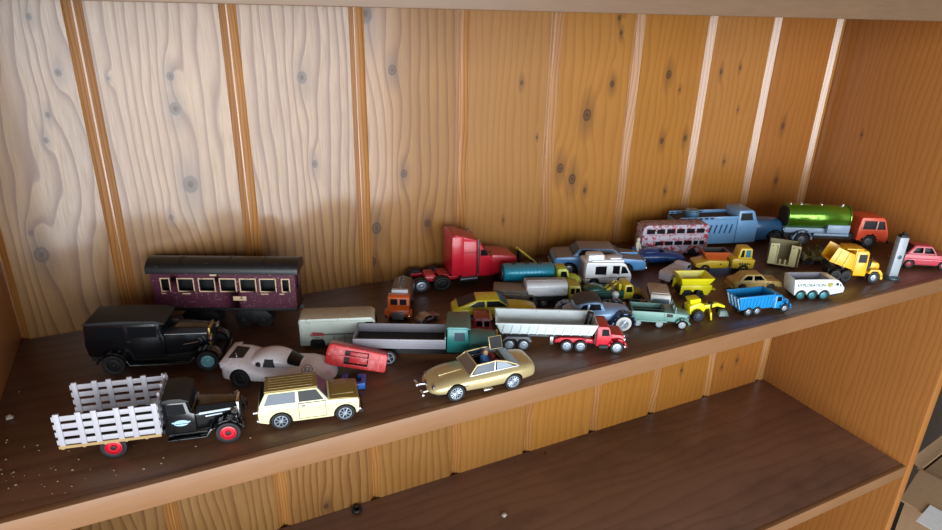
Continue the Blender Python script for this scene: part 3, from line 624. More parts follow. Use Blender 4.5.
# ------------------------------------------------------------ middle rows
def pick(par,name,m,pts,W,bev=.8): return MB().prism(pts,-W,W).obj(name,m,par,bev=bev)
def lathex(par,name,m,prof,x,z,bev=0,sy=1.,sz=1.,y=0,smooth=50,n=24):
    b=MB().lathe(prof,(0,0,0),(1,0,0),n); b.xf(Matrix.Translation((x*MM,y*MM,z*MM))@Matrix.Diagonal((1,sy,sz,1))); return b.obj(name,m,par,bev=bev,smooth=smooth)
def golden():
    o=thing('toy_sports_car','gold sports coupe with raised roof hatch and a little figure inside, at the shelf edge','toy car')
    gd=paint('gold paint',(206,186,134),.32,metal=.35,coat=.4,chip=.02); W=20
    st=[(-50,14.5,8,20,3),(-48,17,6.5,22,3.2),(-36,19.2,5.5,23.2,3.2),(-20,19.8,5.2,22.6,3.2),(0,19.4,5,21.8,3.2),(16,19.2,5,22,3),(32,19,5.2,21.2,2.8),(43,17.2,6,18.6,2.6),(49,13.5,7.5,15.5,2.4),(51,9,8.5,13,2.2)]
    b=MB().loft(st,sub=4).obj('body',[gd,M['dark']],o); c=[]
    for x in (-27,28):
        for s in (-1,1): q=MB(); q.mi=1; q.cyl((x,s*24,8.3),(x,s*11,8.3),9.4,n=28); c.append(q)
    q=MB(); q.mi=1; q.frust((-22,11,14,14),(-22,11,14,30)); c.append(q)
    cut(b,c)
    si=paint('silver frame',(196,200,204),.3,metal=.7)
    K=lambda L:[(x,y,22+(z-22)*.8) for x,y,z in L]
    P=lambda s:K([(15,s*16.2,21.3),(7,s*13,31),(-12,s*13,32.2),(-21,s*13.6,29.5),(-33,s*15,23)])
    for s in (-1,1):
        p=P(s); MB().tube([p[0],p[1],p[2],p[3],p[4]],.75,6).obj('roof_rail',gd,o); MB().tube([(15,s*16.6,21.8),(-33,s*15.8,22.6)],.7,6).obj('window_sill',si,o)
        MB().tube(K([(-9,s*16,22),(-10.5,s*13.1,31.6)]),.8,6).obj('door_pillar',si,o)
        MB().hull(K([(12,s*15.9,22),(-8.3,s*16,22),(-9.4,s*13.3,31),(6.4,s*13.2,30.4)]),K([(12,s*16.2,22),(-8.3,s*16.3,22),(-9.4,s*13.6,31),(6.4,s*13.5,30.4)])).obj('side_window',M['blueglass'],o)
        MB().hull(K([(-11,s*16,22.2),(-29,s*15.3,22.8),(-20.5,s*13.6,28.6),(-12,s*13.3,31)]),K([(-11,s*16.3,22.2),(-29,s*15.6,22.8),(-20.5,s*13.9,28.6),(-12,s*13.6,31)])).obj('quarter_window',paint('pale window',(160,172,182),.15),o)
        lamp(o,47.5,s*11.6,14.6,2.6,(1,0,.15),M['chrome'])
        MB().tube([(50,s*6,8.5),(56,s*6.5,8.5)],1.1,8).obj('bumper_ram',M['chrome'],o)
        MB().box(55,58,min(s*4,s*13),max(s*4,s*13),7,10.2).obj('overrider',M['chrome'],o,bev=.9)
        MB().box(-7,2,min(s*(W-5),s*(W-.8)),max(s*(W-5),s*(W-.8)),4.6,6.2).obj('sill_catch',M['chrome'],o,bev=.3)
        MB().box(17,21,s*19.2-.3,s*19.2+.35,14,14.6).obj('wing_vent',M['chrome'],o)
    MB().tube([(15,-15,21.8),(15,15,21.8)],.7,6).obj('scuttle',si,o)
    endwin(o,(14.6,22),(7.4,28.8),15.6,paint('clear screen',(120,104,92),.12),yt=12.6); MB().tube([(7,-13,29.2),(7,13,29.2)],.8,6).obj('screen_header',gd,o)
    MB().hull(K([(-21,-13,29.8),(-21,13,29.8),(-34,15,23.2),(-34,-15,23.2)]),K([(-21.3,-13,30.6),(-21.3,13,30.6),(-34.3,15,24),(-34.3,-15,24)])).obj('rear_screen',M['blueglass'],o)
    # roof hatch swung up on its rear hinge
    hz=MB().box(-28,-15,-.5,.5,0,12); Mh=Matrix.Translation((0,-9*MM,28.6*MM))@Matrix.Rotation(R(24),4,'X'); hz.xf(Mh); h=hz.obj('roof_hatch',gd,o,bev=.3)
    MB().box(-27.4,-15.6,.45,.8,.6,11.4).xf(Mh).obj('hatch_lining',M['dark'],h)
    fg=paint('blue figure',(52,112,176),.45); rdp=paint('red seat',(150,44,54),.45)
    f=MB().loft([(-3,3,16,24,2),(0,4,16,28,2),(4,3.4,18,29,2),(6,1.5,22,27,2)],sub=3).xf(Matrix.Translation((-10*MM,-5*MM,-1*MM))).obj('seated_figure',fg,o)
    MB().lathe([(.2,0),(2.2,1),(2.6,3),(1.9,5),(.2,5.8)],(-9,-5,26.5),(0,0,1),14).obj('figure_head',paint('skin',(206,160,130),.5),f)
    for y in (-6,6): MB().prism([(-14,14),(-6,14),(-7,17),(-12,18),(-15,26),(-18,26)],y-4.5,y+4.5).obj('seat',rdp,o,bev=.8)
    MB().box(6,10,-12,12,18,22).obj('dashboard',rdp,o,bev=.8)
    MB().lathe([(4.5,0),(4.5,.5),(.2,.6)],(50.5,0,11.4),(1,0,.1),20).xf(Matrix.Identity(4)).obj('grille',M['chrome'],o)
    MB().prism([(18,22.2),(40,20),(40,20.8),(18,23)],-4,4).obj('bonnet_scoop',gd,o,bev=.4)
    MB().box(-40,44,-11,11,4.4,7).obj('chassis',M['dark'],o)
    axle_set(o,(-27,28),18.6,8.2,5,M['tyre'],M['hub'],hr=.72,spokes=12)
    put(o,(-766.5,-276.5),(0.5,18.6),176.5,z=.35)
    return o
golden()

def tipper():
    o=thing('toy_tipper_lorry','long articulated tipper with ribbed silver trailer and red six-wheel cab','toy truck')
    sv=paint('silver tipper',(222,236,238),.38,metal=0,coat=.1,chip=.03); rd=paint('red cab',(206,26,48),.35,coat=.3,chip=.03,dust=.25); W=15
    X0,X1=-68,33; zb,zt=19,33; w0,w1=10,15.5
    for s in (-1,1):
        MB().hull([(X0+6,s*w0,zb),(X1-4,s*w0,zb),(X1,s*w1,zt),(X0,s*w1,zt)],[(X0+6,s*(w0+1),zb),(X1-4,s*(w0+1),zb),(X1,s*(w1+1),zt),(X0,s*(w1+1),zt)]).obj('tipper_side',sv,o)
        rb=MB()
        for i in range(11):
            x=X0+9+i*8.6; rb.hull([(x-2,s*(w0+1),zb),(x-.6,s*(w0+1),zb),(x+1.4,s*(w1+1),zt),(x,s*(w1+1),zt)],[(x-2,s*(w0+1.9),zb),(x-.6,s*(w0+1.9),zb),(x+1.4,s*(w1+1.8),zt),(x,s*(w1+1.8),zt)])
        rb.box(X0,X1,min(s*w1,s*(w1+1.9)),max(s*w1,s*(w1+1.9)),zt-.9,zt+.4); rb.obj('side_rib',sv,o)
    MB().box(X0+6,X1-4,-w0-1,w0+1,zb-1,zb+.5).obj('tipper_floor',M['dark'],o)
    for a,b,n in ((X0+6,X0,'tailgate'),(X1-4,X1,'headboard')):
        MB().hull([(a,-w0-1,zb),(a,w0+1,zb),(b,w1+1,zt),(b,-w1-1,zt)],[(a+1,-w0-1,zb),(a+1,w0+1,zb),(b+1,w1+1,zt),(b+1,-w1-1,zt)]).obj(n,sv,o)
    MB().cyl((26,3,22),(29,3,38),3.4,n=14).obj('tipping_ram',M['dark'],o,bev=.5); MB().cyl((26.3,-.6,26),(27.6,-.6,33),.7,n=8).obj('ram_bracket',M['chrome'],o)
    MB().box(-60,30,-5,5,13,18.2).obj('trailer_frame',M['grey'],o,bev=.4); MB().prism([(-60,10),(-56,15.5),(-34,15.5),(-30,10),(-33,10),(-36,13),(-43,13),(-45,9.5),(-47,13),(-54,13),(-57,10)],-11.5,11.5).obj('rear_bogie',M['grey'],o)
    MB().box(-12,-8.5,-9,-6,6,15).obj('landing_leg',M['chrome'],o,bev=.4); MB().box(-12,-8.5,6,9,6,15).obj('landing_leg',M['chrome'],o,bev=.4)
    MB().prism([(-8,9),(34,9),(34,13),(22,14),(8,16.5),(-3,15)],-9,9).obj('tractor_chassis',rd,o,bev=.5)
    for s in (-1,1): MB().prism([(-7,13.2),(-2,15.4),(20,15.4),(24,13.4),(24,14.4),(20,16.6),(-2,16.6),(-7,14.4)],min(s*8,s*13),max(s*8,s*13)).obj('rear_mudguard',rd,o)
    pick(o,'cab',rd,[(34,8),(49,8),(49.5,18.5),(46.5,28),(44.5,30),(35,30),(34,29)],13,1.)
    MB().prism([(48.5,10),(62,9.5),(63,13),(62.5,18),(60,20),(48.5,21)],-11,11).obj('bonnet',rd,o,bev=1.1)
    for s in (-1,1):
        MB().arc(55.5,7,8.2,10.2,5,165,min(s*9,s*14.2),max(s*9,s*14.2)).obj('front_mudguard',rd,o,bev=.4)
        MB().cyl((33,s*12,10),(33,s*12,33),.9,n=8).obj('exhaust_stack',M['chrome'],o); MB().lathe([(3.2,0),(3.2,9)],(37,s*11.5,7.5),(1,0,0),14).obj('fuel_tank',M['dark'],o)
        MB().box(61.8,63.4,min(s*7.5,s*11.5),max(s*7.5,s*11.5),12.5,16.5).obj('headlight',M['chrome'],o,bev=.4)
    MB().box(62.2,63.5,-6.5,6.5,11,17.5).obj('grille',M['chrome'],o,bev=.3); MB().box(62.5,64,-14,14,6.5,9.5).obj('bumper',M['chrome'],o,bev=.3)
    sidewin(o,[(39,20),(47,20),(45.2,27.4),(39,27.4)],13,M['glass']); endwin(o,(49,20),(46.8,27.4),10.5,M['glass'])
    axle_set(o,(-53,-38.5,5,19),12.5,6.6,4.5,M['tyre'],M['hub'],hr=.66); axle_set(o,(55.5,),13.6,6.8,4.5,M['tyre'],M['hub'],hr=.66)
    put(o,(-708,-215),(-53,-12.5),-26.5)
tipper()

def vintageblue():
    o=thing('toy_vintage_coupe','pale blue rounded vintage car with whitewall spoked front wheel behind the silver tipper trailer','toy car')
    bl=paint('pale metallic blue',(142,178,218),.34,metal=.15,coat=.35,dust=.25); dk=M['dark']; W=17
    MB().loft([(-38,6,10,20,2.2),(-34,12,9,24,2.4),(-22,15,9,27,2.6),(-5,16,9,26,2.8),(8,15.5,9,26.5,2.8),(24,13,9,26,2.6),(37,10.5,9,24.5,2.5),(42,8,10,21,2.3),(43.5,5,12,18,2)],sub=4).obj('body',bl,o)
    MB().loft([(-26,9,22,28,2.2),(-22,12.5,22,34,2.4),(-12,13.6,22,38.5,2.6),(0,13.6,22,38.4,2.7),(6,13,22,35,2.7),(9.5,12,22,28,2.6)],sub=4).obj('cabin',bl,o)
    MB().loft([(-25,9.5,32,33.6,2.3),(-20,12.8,33.2,37.2,2.4),(-11,13.8,35,39.7,2.6),(0,13.8,35.5,39.5,2.7),(6,13,33.5,36.4,2.7)],sub=4).obj('roof',paint('dark cloth top',(58,58,62),.6,coat=0),o)
    for s in (-1,1):
        y0,y1=sorted((s*12.6,s*14.1)); MB().prism([(-10,27),(4.5,27),(2.8,34),(-9,34.8)],y0,y1).obj('side_window',M['glass'],o)
        MB().prism([(-21,27.5),(-12.5,27),(-11.5,34.4),(-17,33)],min(s*11.8,s*13.6),max(s*11.8,s*13.6)).obj('quarter_window',M['glass'],o)
        d=MB(); y0,y1=sorted((s*11,s*20)); d.arc(31,10.5,12.2,14.4,-5,170,y0,y1,n=16); d.prism([(-16,7),(17,7),(20,12),(18,13.5),(15.5,8.6),(-16,8.6)],y0,y1); d.obj('front_mudguard',paint('blue mudguard',(72,96,128),.3,metal=.4) ,o,bev=.5)
        MB().arc(-28,10.5,12.2,14.4,5,185,y0,y1,n=16).obj('rear_mudguard',bl,o,bev=.5)
        lamp(o,41.5,s*11,20,3.4,(1,0,0),M['chrome'])
    endwin(o,(9.8,26.5),(6.8,34.5),10,M['glass'],yt=9)
    MB().loft([(-52,4,8,14,2.2),(-44,11,8,20,2.3),(-34,13,8,22,2.4),(-26,12,8,20,2.4)],sub=3).obj('boot',M['dark'],o)
    MB().box(-34,42,-8,8,6,10).obj('chassis',dk,o)
    for x in (45.5,): MB().tube([(x,-15,9),(x+2,0,9),(x,15,9)],1,8).obj('bumper',M['chrome'],o)
    ww=paint('whitewall',(206,204,196),.5,coat=0)
    axle_set(o,(-28,31),19,10.5,5,M['tyre'],M['hub'],hr=.6,spokes=10,ring=ww)
    o.scale=(.93,1,.9); put(o,(-575,-229),(31*.93,-19),-20)
vintageblue()

def yellowcar():
    o=thing('toy_fastback_car','yellow fastback car behind the teal cab, its roof and bonnet showing','toy car')
    ye=paint('yellow paint',(228,214,26),.35,coat=.3,chip=.04,chipc=(130,110,60),dust=.2); W=16
    st=[(-44,13,9,17,3),(-40,15.5,7,20.5,3.2),(-20,16.4,6,21.5,3.4),(0,16.5,6,20.6,3.4),(22,16,6,19.2,3.2),(36,15.2,6.5,17,3),(42,13,8,14,2.6)]
    MB().loft(st,sub=3).obj('body',ye,o)
    MB().frust((-41,14,W-.5,19.5),(-19,2,W-3.2,29)).obj('cabin',ye,o,bev=1.2)
    q=lambda s,L:[(x,s*(W-.4-(z-19.5)/9.5*2.7),z) for x,z in L]
    for s in (-1,1):
        for n,L in (('side_window',[(-10,21),(11,21),(2.5,27.4),(-10,27.4)]),('quarter_window',[(-28,21),(-12,21),(-12,27.4),(-19,27)])):
            a=q(s,L); MB().hull([(x,y-s*.5,z) for x,y,z in a],[(x,y+s*.25,z) for x,y,z in a]).obj(n,M['glass'],o)
    endwin(o,(13,20.2),(3,28.2),14,paint('milky window',(96,98,92),.2),yt=12); endwin(o,(-20.5,28.6),(-38,21),11.5,M['glass'],name='rear_screen',yt=13)
    for s in (-1,1): lamp(o,41,s*10,12.5,2.2,(1,0,0),M['chrome'])
    MB().box(-44,43,-14,14,6,8).obj('bumper_plate',M['chrome'],o,bev=.4); MB().box(-36,36,-11,11,3.6,6.4).obj('chassis',M['dark'],o)
    axle_set(o,(-26,26),W+.3,6.4,5,M['tyre'],M['hub'],hr=.55)
    o.scale=(1.1,.86,.95); put(o,(-694,-157),(-2,-14),-19)
yellowcar()

def redcab():
    o=thing('toy_flat_lorry','little dark red lorry with open cab windows squeezed behind the teal bonnet','toy truck')
    rd=paint('dark red',(140,28,36),.38,coat=.3,chip=.16,chipc=(180,150,140)); W=11
    b=MB().prism([(4,5),(23,5),(23.5,13),(21,25),(18,27),(6,27),(4,25.5)],-W,W).obj('cab',[rd,M['black']],o,bev=.9)
    c=[]
    for x0,x1 in ((6.5,12.5),(14.5,20)): q=MB(); q.mi=1; q.box(x0,x1,-W-2,W+2,15,22.5); c.append(q)
    cut(b,c)
    MB().box(12.9,14.1,-W-.2,-W+.8,15,22.5).obj('door_pillar',paint('chrome post',(170,170,170),.3,metal=.6),o)
    endwin(o,(23.4,14.5),(21.6,22.5),9,M['glass'])
    MB().box(4.5,23,-W-.3,W+.3,24.2,24.9).obj('rain_gutter',paint('silver gutter',(180,176,172),.35,metal=.5),o)
    MB().box(-28,4,-W,W,9,11).obj('load_bed',rd,o,bev=.3); MB().box(-27,20,-6,6,4.5,9).obj('chassis',M['dark'],o)
    for s in (-1,1): lamp(o,23.6,s*8,8.5,1.6,(1,0,0),M['chrome'])
    axle_set(o,(-20,14),10.6,5,4,M['tyre'],M['grey'],hr=.55)
    o.scale=(1,1,.82); put(o,(-719,-179),(14,-10.6),-23)
redcab()

def tealtank():
    o=thing('toy_tank_lorry','lime-cabbed lorry with long ribbed turquoise tank, nose beside the light blue saloon','toy truck')
    te=paint('turquoise tank',(16,134,160),.36,metal=.25,coat=.3,chip=.03,dust=.5); li=paint('lime yellow cab',(176,186,60),.38,coat=.25,chip=.08,chipc=(110,110,60)); 
    lathex(o,'tank',te,[(1,0),(9.6,.6),(11,1.8),(11,54),(9.6,55.4),(1,56)],-40,22.5,sz=.78)
    rg=MB()
    for i in range(13): rg.lathe([(11.0,0),(11.25,.2),(11.25,.6),(11.0,.8)],(-36+i*4,0,0),(1,0,0),24)
    rg.xf(Matrix.Translation((0,0,22.5*MM))@Matrix.Diagonal((1,1,.78,1))); rg.obj('tank_rib',te,o,smooth=50)
    lathex(o,'rear_cap',M['dark'],[(1,0),(9.8,0),(9.8,1.6),(1,1.8)],-41.8,22.5,sz=.78)
    for x in (-28,-14,0): MB().cyl((x,0,30.5),(x,0,32),2.4,n=14).obj('filler_cap',M['dark'],o)
    MB().box(-38,40,-7,7,6,11).obj('chassis',M['dark'],o,bev=.3); MB().box(14,18,-9,9,8,17).obj('red_bulkhead',paint('red bulkhead',(160,52,40),.45),o,bev=.3)
    MB().prism([(18,7),(33,7),(33,18),(30,26),(28,27.5),(20,27.5),(18,26)],-10,10).obj('cab',li,o,bev=1.2)
    MB().loft([(32,9.5,7,19,3),(40,9,7,18.4,2.8),(45,7.6,8,16.4,2.5),(47,5,9,13.5,2.2)],sub=3).obj('bonnet',li,o)
    sidewin(o,[(22,19),(29.5,19),(28,25),(22,25)],10,M['glass']); endwin(o,(33.1,18.6),(30.4,25.6),8.6,M['glass'])
    for s in (-1,1): lamp(o,44,s*7.5,12,2,(1,0,0),M['chrome']); MB().arc(38,6,7.2,8.4,0,180,min(s*8,s*12),max(s*8,s*12)).obj('mudguard',li,o,bev=.3)
    axle_set(o,(-28,38),11,6.2,4.5,M['tyre'],M['grey'],hr=.55)
    o.scale=(1.12,1,1.26); put(o,(-611,-116),(0,-11),-19)
    c=thing('toy_crane_jib','thin yellow crane jib lying behind the turquoise tank against the planks','toy crane')
    ye=paint('jib yellow',(222,208,70),.45)
    for y in (-4,4): MB().prism([(-15,1),(13,24),(13,27),(-15,4)],y-.9,y+.9).obj('jib_rail',ye,c)
    lt=MB()
    for i in range(6): x=-12+i*4.6; lt.cyl((x,-4,2.6+(x+15)*.82),(x,4,2.6+(x+15)*.82),.7,n=6)
    lt.obj('cross_bar',ye,c); MB().box(-20,-12,-6,6,0,3).obj('crane_foot',M['dark'],c,bev=.5); MB().box(9,12,-3,3,0,21.5).obj('jib_prop',M['dark'],c)
    put(c,(-575,-21),(0,0),178)
tealtank()

def boxlorry():
    o=thing('toy_box_lorry','old grey box-bodied lorry with dusty tan top, behind the yellow fastback','toy truck')
    gr=paint('worn grey tin',(92,86,80),.5,coat=.05,chip=.22,chipc=(150,136,118),dust=.85,dustc=(142,122,98)); W=12.5
    MB().prism(profile([(18,5),(18,20.6),(17,21.4),(-22,21.4),(-23,20),(-23,5)],5,[(-13,6)],5),-W,W).obj('box_body',gr,o,bev=.7)
    MB().box(-20,16,-W-.4,-W+.3,16.8,17.6).obj('side_strip',paint('worn cream',(150,140,120),.5,chip=.4,chipc=(80,70,64)),o)
    MB().prism([(-12,8),(-4,8),(-4,15),(-12,15)],-W-.3,-W+.2).obj('red_side_mark',paint('faded red mark',(110,40,36),.5,chip=.3,chipc=(92,86,80)),o)
    MB().prism([(18,5),(26,5),(27,9),(25,16),(18,17.5)],-W+1,W-1).obj('cab',gr,o,bev=.8); endwin(o,(26,10.5),(25.1,15.3),9,M['glass']); sidewin(o,[(19.5,10.5),(24.5,10.5),(24,15),(19.5,15.4)],W-1,M['glass'])
    MB().box(-20,24,-8,8,3,5.4).obj('chassis',M['dark'],o); axle_set(o,(-13,18),W-.4,4.8,3.6,M['tyre'],M['dark'],hr=.5)
    put(o,(-677,-119),(-23,-12.5),-30)
boxlorry()

def whitetank():
    o=thing('toy_milk_tanker','lorry with rust-specked white tank and mustard yellow cab, behind the pale blue vintage car','toy truck')
    wh=paint('white enamel',(240,246,252),.3,coat=.4,chip=.07,chipc=(60,46,40),csc=200,dust=.35,dustc=(118,112,106)); my=paint('mustard cab',(196,186,64),.38,coat=.3,dust=.5,dustc=(132,112,40)); W=12
    A=[2*PI*i/28 for i in range(28)]
    MB().cross([(W*math.copysign(abs(math.cos(a))**.6,math.cos(a)),21+9.5*math.copysign(abs(math.sin(a))**.6,math.sin(a))) for a in A],-34,14).obj('tank',wh,o,bev=.8,smooth=50)
    MB().box(-33,13,-4,4,29.8,31.4).obj('walkway',paint('grey walkway',(140,142,144),.4,metal=.4),o,bev=.3)
    MB().box(-34.5,14.5,-W-.2,W+.2,9.5,12).obj('tank_cradle',M['dark'],o,bev=.3); MB().box(-33,30,-7,7,5,10).obj('chassis',M['dark'],o)
    b=MB().prism([(16,6),(31,6),(31.5,15),(29.5,24.5),(28,26.5),(18,26.5),(16,25)],-11,11).obj('cab',my,o,bev=1.)
    for y in (-5.2,5.2): 
        MB().hull([(31.2,y-4,16),(31.2,y+4,16),(29.4,y+3.6,23.6),(29.4,y-3.6,23.6)],[(31.8,y-4,16),(31.8,y+4,16),(30,y+3.6,23.6),(30,y-3.6,23.6)]).obj('windscreen_pane',M['glass'],o)
    sidewin(o,[(18,16),(22.6,16),(22.6,23),(18,23)],11,M['glass'],name='side_window'); sidewin(o,[(24,16),(29.4,16),(28.4,23),(24,23)],11,M['glass'],name='door_window')
    for s in (-1,1): lamp(o,31.6,s*8,10,1.7,(1,0,0),M['chrome'])
    axle_set(o,(-24,-13,24),11.6,5.6,4,M['tyre'],M['grey'],hr=.55)
    put(o,(-610,-148),(0,-11.6),-20)
whitetank()
# ------------------------------------------------------------ back row and right-hand end
def halftrack():
    o=thing('toy_army_truck','pale green open-backed army truck with whitish wheels, right of the pale blue vintage car','toy truck')
    gr=paint('pale green',(112,156,146),.42,coat=.15,chip=.06,chipc=(70,84,76),dust=.2); dg=paint('dark green inside',(28,52,44),.55,coat=0); wh=paint('whitish hub',(176,186,190),.45,coat=.1); W=12
    for s in (-1,1):
        y0,y1=sorted((s*W,s*(W-1.2))); MB().prism([(-32,9.5),(4,9.5),(4,20.5),(-32,20.5)],y0,y1).obj('body_side',gr,o,bev=.25)
        MB().prism([(-32,7.8),(8,7.8),(8,9.7),(-32,9.7)],min(s*(W-.4),s*(W+.6)),max(s*(W-.4),s*(W+.6))).obj('sill',gr,o,bev=.2)
        MB().box(-31,3,min(s*(W-4),s*(W-1.2)),max(s*(W-4),s*(W-1.2)),10,15).obj('bench',dg,o,bev=.3)
        MB().arc(26,5.6,6.8,8,-5,160,min(s*7,s*12.5),max(s*7,s*12.5)).obj('front_mudguard',gr,o,bev=.25)
        MB().tube([(-32,s*(W-.6),20),(-32,s*(W-.6),23.5),(3,s*(W-.6),23.5)],.5,6).obj('hoop_rail',dg,o)
        lamp(o,33.5,s*8,13.5,1.8,(1,0,0),M['chrome'])
    MB().box(-32,3.5,-W+1.2,W-1.2,9.2,10.4).obj('bed_floor',dg,o); MB().box(-32.6,-31.4,-W,W,10,20.5).obj('tailgate',gr,o,bev=.2)
    MB().prism([(4,9.5),(17,9.5),(17,19.5),(4,20.5)],-W,W).obj('cab',gr,o,bev=.5)
    sidewin(o,[(7,15),(14,15),(14,18.6),(7,19.2)],W,M['black'],name='door_opening')
    MB().plate(-W+.5,W-.5,19.5,27.5,-.5,.5,[(-W+1.8,-1,21,26.3),(1,W-1.8,21,26.3)]).xf(Matrix.Translation((16.5*MM,0,0))@Matrix.Rotation(R(90),4,'Z')).obj('windscreen_frame',gr,o)
    MB().hull([(16,-9.5,8),(16,9.5,8),(16,9.5,18.5),(16,6,20.3),(16,-6,20.3),(16,-9.5,18.5)],[(34,-7,8),(34,7,8),(34,7,15.5),(34,5,17),(34,-5,17),(34,-7,15.5)]).obj('bonnet',gr,o,bev=.6)
    MB().box(33.6,34.5,-6,6,8.5,15).obj('grille',M['dark'],o); MB().box(34,35.5,-11,11,6,8).obj('bumper',gr,o,bev=.3); MB().box(-30,32,-6,6,5,9).obj('chassis',M['dark'],o)
    for y in (-4,4): MB().prism([(4.5,10),(10,10),(9,13),(6,20),(4.5,23)],y-3,y+3).obj('seat',dg,o,bev=.5)
    axle_set(o,(-25,0,26),12,5.4,3.6,M['tyre'],wh,hr=.74)
    o.scale=(.94,1,.95); put(o,(-553,-226),(-25*.94,-12),-31)
halftrack()

def vanfront():
    o=thing('toy_minibus','small dusty white minibus facing forward with wide windscreen, behind the pale green army truck','toy van')
    wh=paint('dusty white',(236,238,232),.4,coat=.2,chip=.06,dust=.95,dustc=(150,126,96)); W=12.5
    MB().prism([(21,4),(22,12),(20.5,20),(18,24.5),(-19,24.5),(-21,23),(-21,4)],-W,W).obj('body',wh,o,bev=1.3)
    MB().box(-17,15,-W+1.5,W-1.5,24.2,25.2).obj('roof',wh,o,bev=.4)
    endwin(o,(22.0,12.6),(20.6,19.6),11,paint('milky blue glass',(104,124,140),.15),yt=10.4)
    MB().tube([(22.2,-11.3,12.2),(20.8,-10.8,20.2),(20.8,10.8,20.2),(22.2,11.3,12.2)],.45,6).obj('screen_surround',paint('bright surround',(222,228,230),.35),o)
    sidewin(o,[(8,14),(17,14),(16,21),(8,21)],W,M['glass']); sidewin(o,[(-6,14),(5,14),(5,21),(-6,21)],W,M['glass']); sidewin(o,[(-18,14),(-8.5,14),(-8.5,21),(-17,21)],W,M['glass'])
    MB().box(21.2,23,-11.5,11.5,4,6).obj('bumper',M['chrome'],o,bev=.3); MB().box(-18,19,-8,8,2.8,5).obj('chassis',M['dark'],o)
    for s in (-1,1): lamp(o,21.8,s*8.5,9,1.8,(1,0,0),M['chrome'])
    axle_set(o,(-12,13),W-.2,4.6,3.4,M['tyre'],M['grey'],hr=.5)
    o.scale=(.9,.9,.92); put(o,(-508,-210),(22*.9,0),-124)
vanfront()

def breakdown():
    o=thing('toy_breakdown_lorry','dark green lorry with yellow cab and white ball, in front of the white camper','toy truck')
    dg=paint('bottle green',(20,84,74),.38,coat=.3,chip=.05); ye=paint('yellow cab',(206,190,44),.38,coat=.3,chip=.06); ol=paint('olive bonnet',(128,108,36),.45,coat=.1,chip=.15,chipc=(90,76,40)); W=11
    MB().box(-40,6,-W,W,9,14.5).obj('bed',dg,o,bev=.5); MB().loft([(-40,6,12,17,2.2),(-34,9,12,21.5,2.4),(-24,9.5,12,22,2.4),(-15,7.5,12,18,2.2),(-12,4,12,14,2)],sub=3).obj('covered_load',dg,o)
    for s in (-1,1): MB().box(-40,6,min(s*W,s*(W-1)),max(s*W,s*(W-1)),14,17).obj('bed_side',dg,o,bev=.2)
    MB().lathe([(.2,0),(3,1),(4.4,3.4),(4.6,5),(3.6,7.6),(.2,9.2)],(-5,-W-1.2,8.5),(0,.2,1),16).obj('white_ball',paint('white ball',(244,250,252),.35),o)
    for y in (-3.5,3.5): MB().prism([(-14,16),(-2,25),(-1,24),(-10,15)],y-.7,y+.7).obj('jib_arm',ye,o)
    MB().cyl((-6,-5,20),(-6,5,20),2.6,n=14).obj('winch_drum',paint('brown rope drum',(110,84,40),.6),o); MB().box(1,4,-6,6,14,23.5).obj('jib_post',ye,o,bev=.3)
    MB().prism([(6,6),(18,6),(18.5,15),(16.5,23),(14.5,24.5),(8,24.5),(6.2,23)],-W+.5,W-.5).obj('cab',ye,o,bev=1.)
    sidewin(o,[(8.6,15),(16.4,15),(15.3,21.8),(8.6,21.8)],W-.5,M['glass']); endwin(o,(18.3,15.6),(16.7,22),8.5,M['glass'])
    MB().hull([(18,-8.5,6),(18,8.5,6),(18,8.5,13),(18,5.5,16),(18,-5.5,16),(18,-8.5,13)],[(31,-6.5,6),(31,6.5,6),(31,6.5,11.5),(31,4.5,14),(31,-4.5,14),(31,-6.5,11.5)]).obj('bonnet',ol,o,bev=.8)
    MB().box(30.6,31.6,-5,5,6,12).obj('grille',M['grey'],o); MB().box(31,32.6,-10,10,4.5,6.5).obj('bumper',M['dark'],o); MB().box(-38,30,-6,6,5,9.2).obj('chassis',M['dark'],o)
    for s in (-1,1): MB().arc(23,5.4,6.4,7.6,0,170,min(s*6.5,s*11),max(s*6.5,s*11)).obj('mudguard',ol,o,bev=.2)
    axle_set(o,(-24,23),10.8,5.4,4,M['tyre'],M['dark'],hr=.5)
    put(o,(-555,-165),(-20,-10.8),-17)
breakdown()

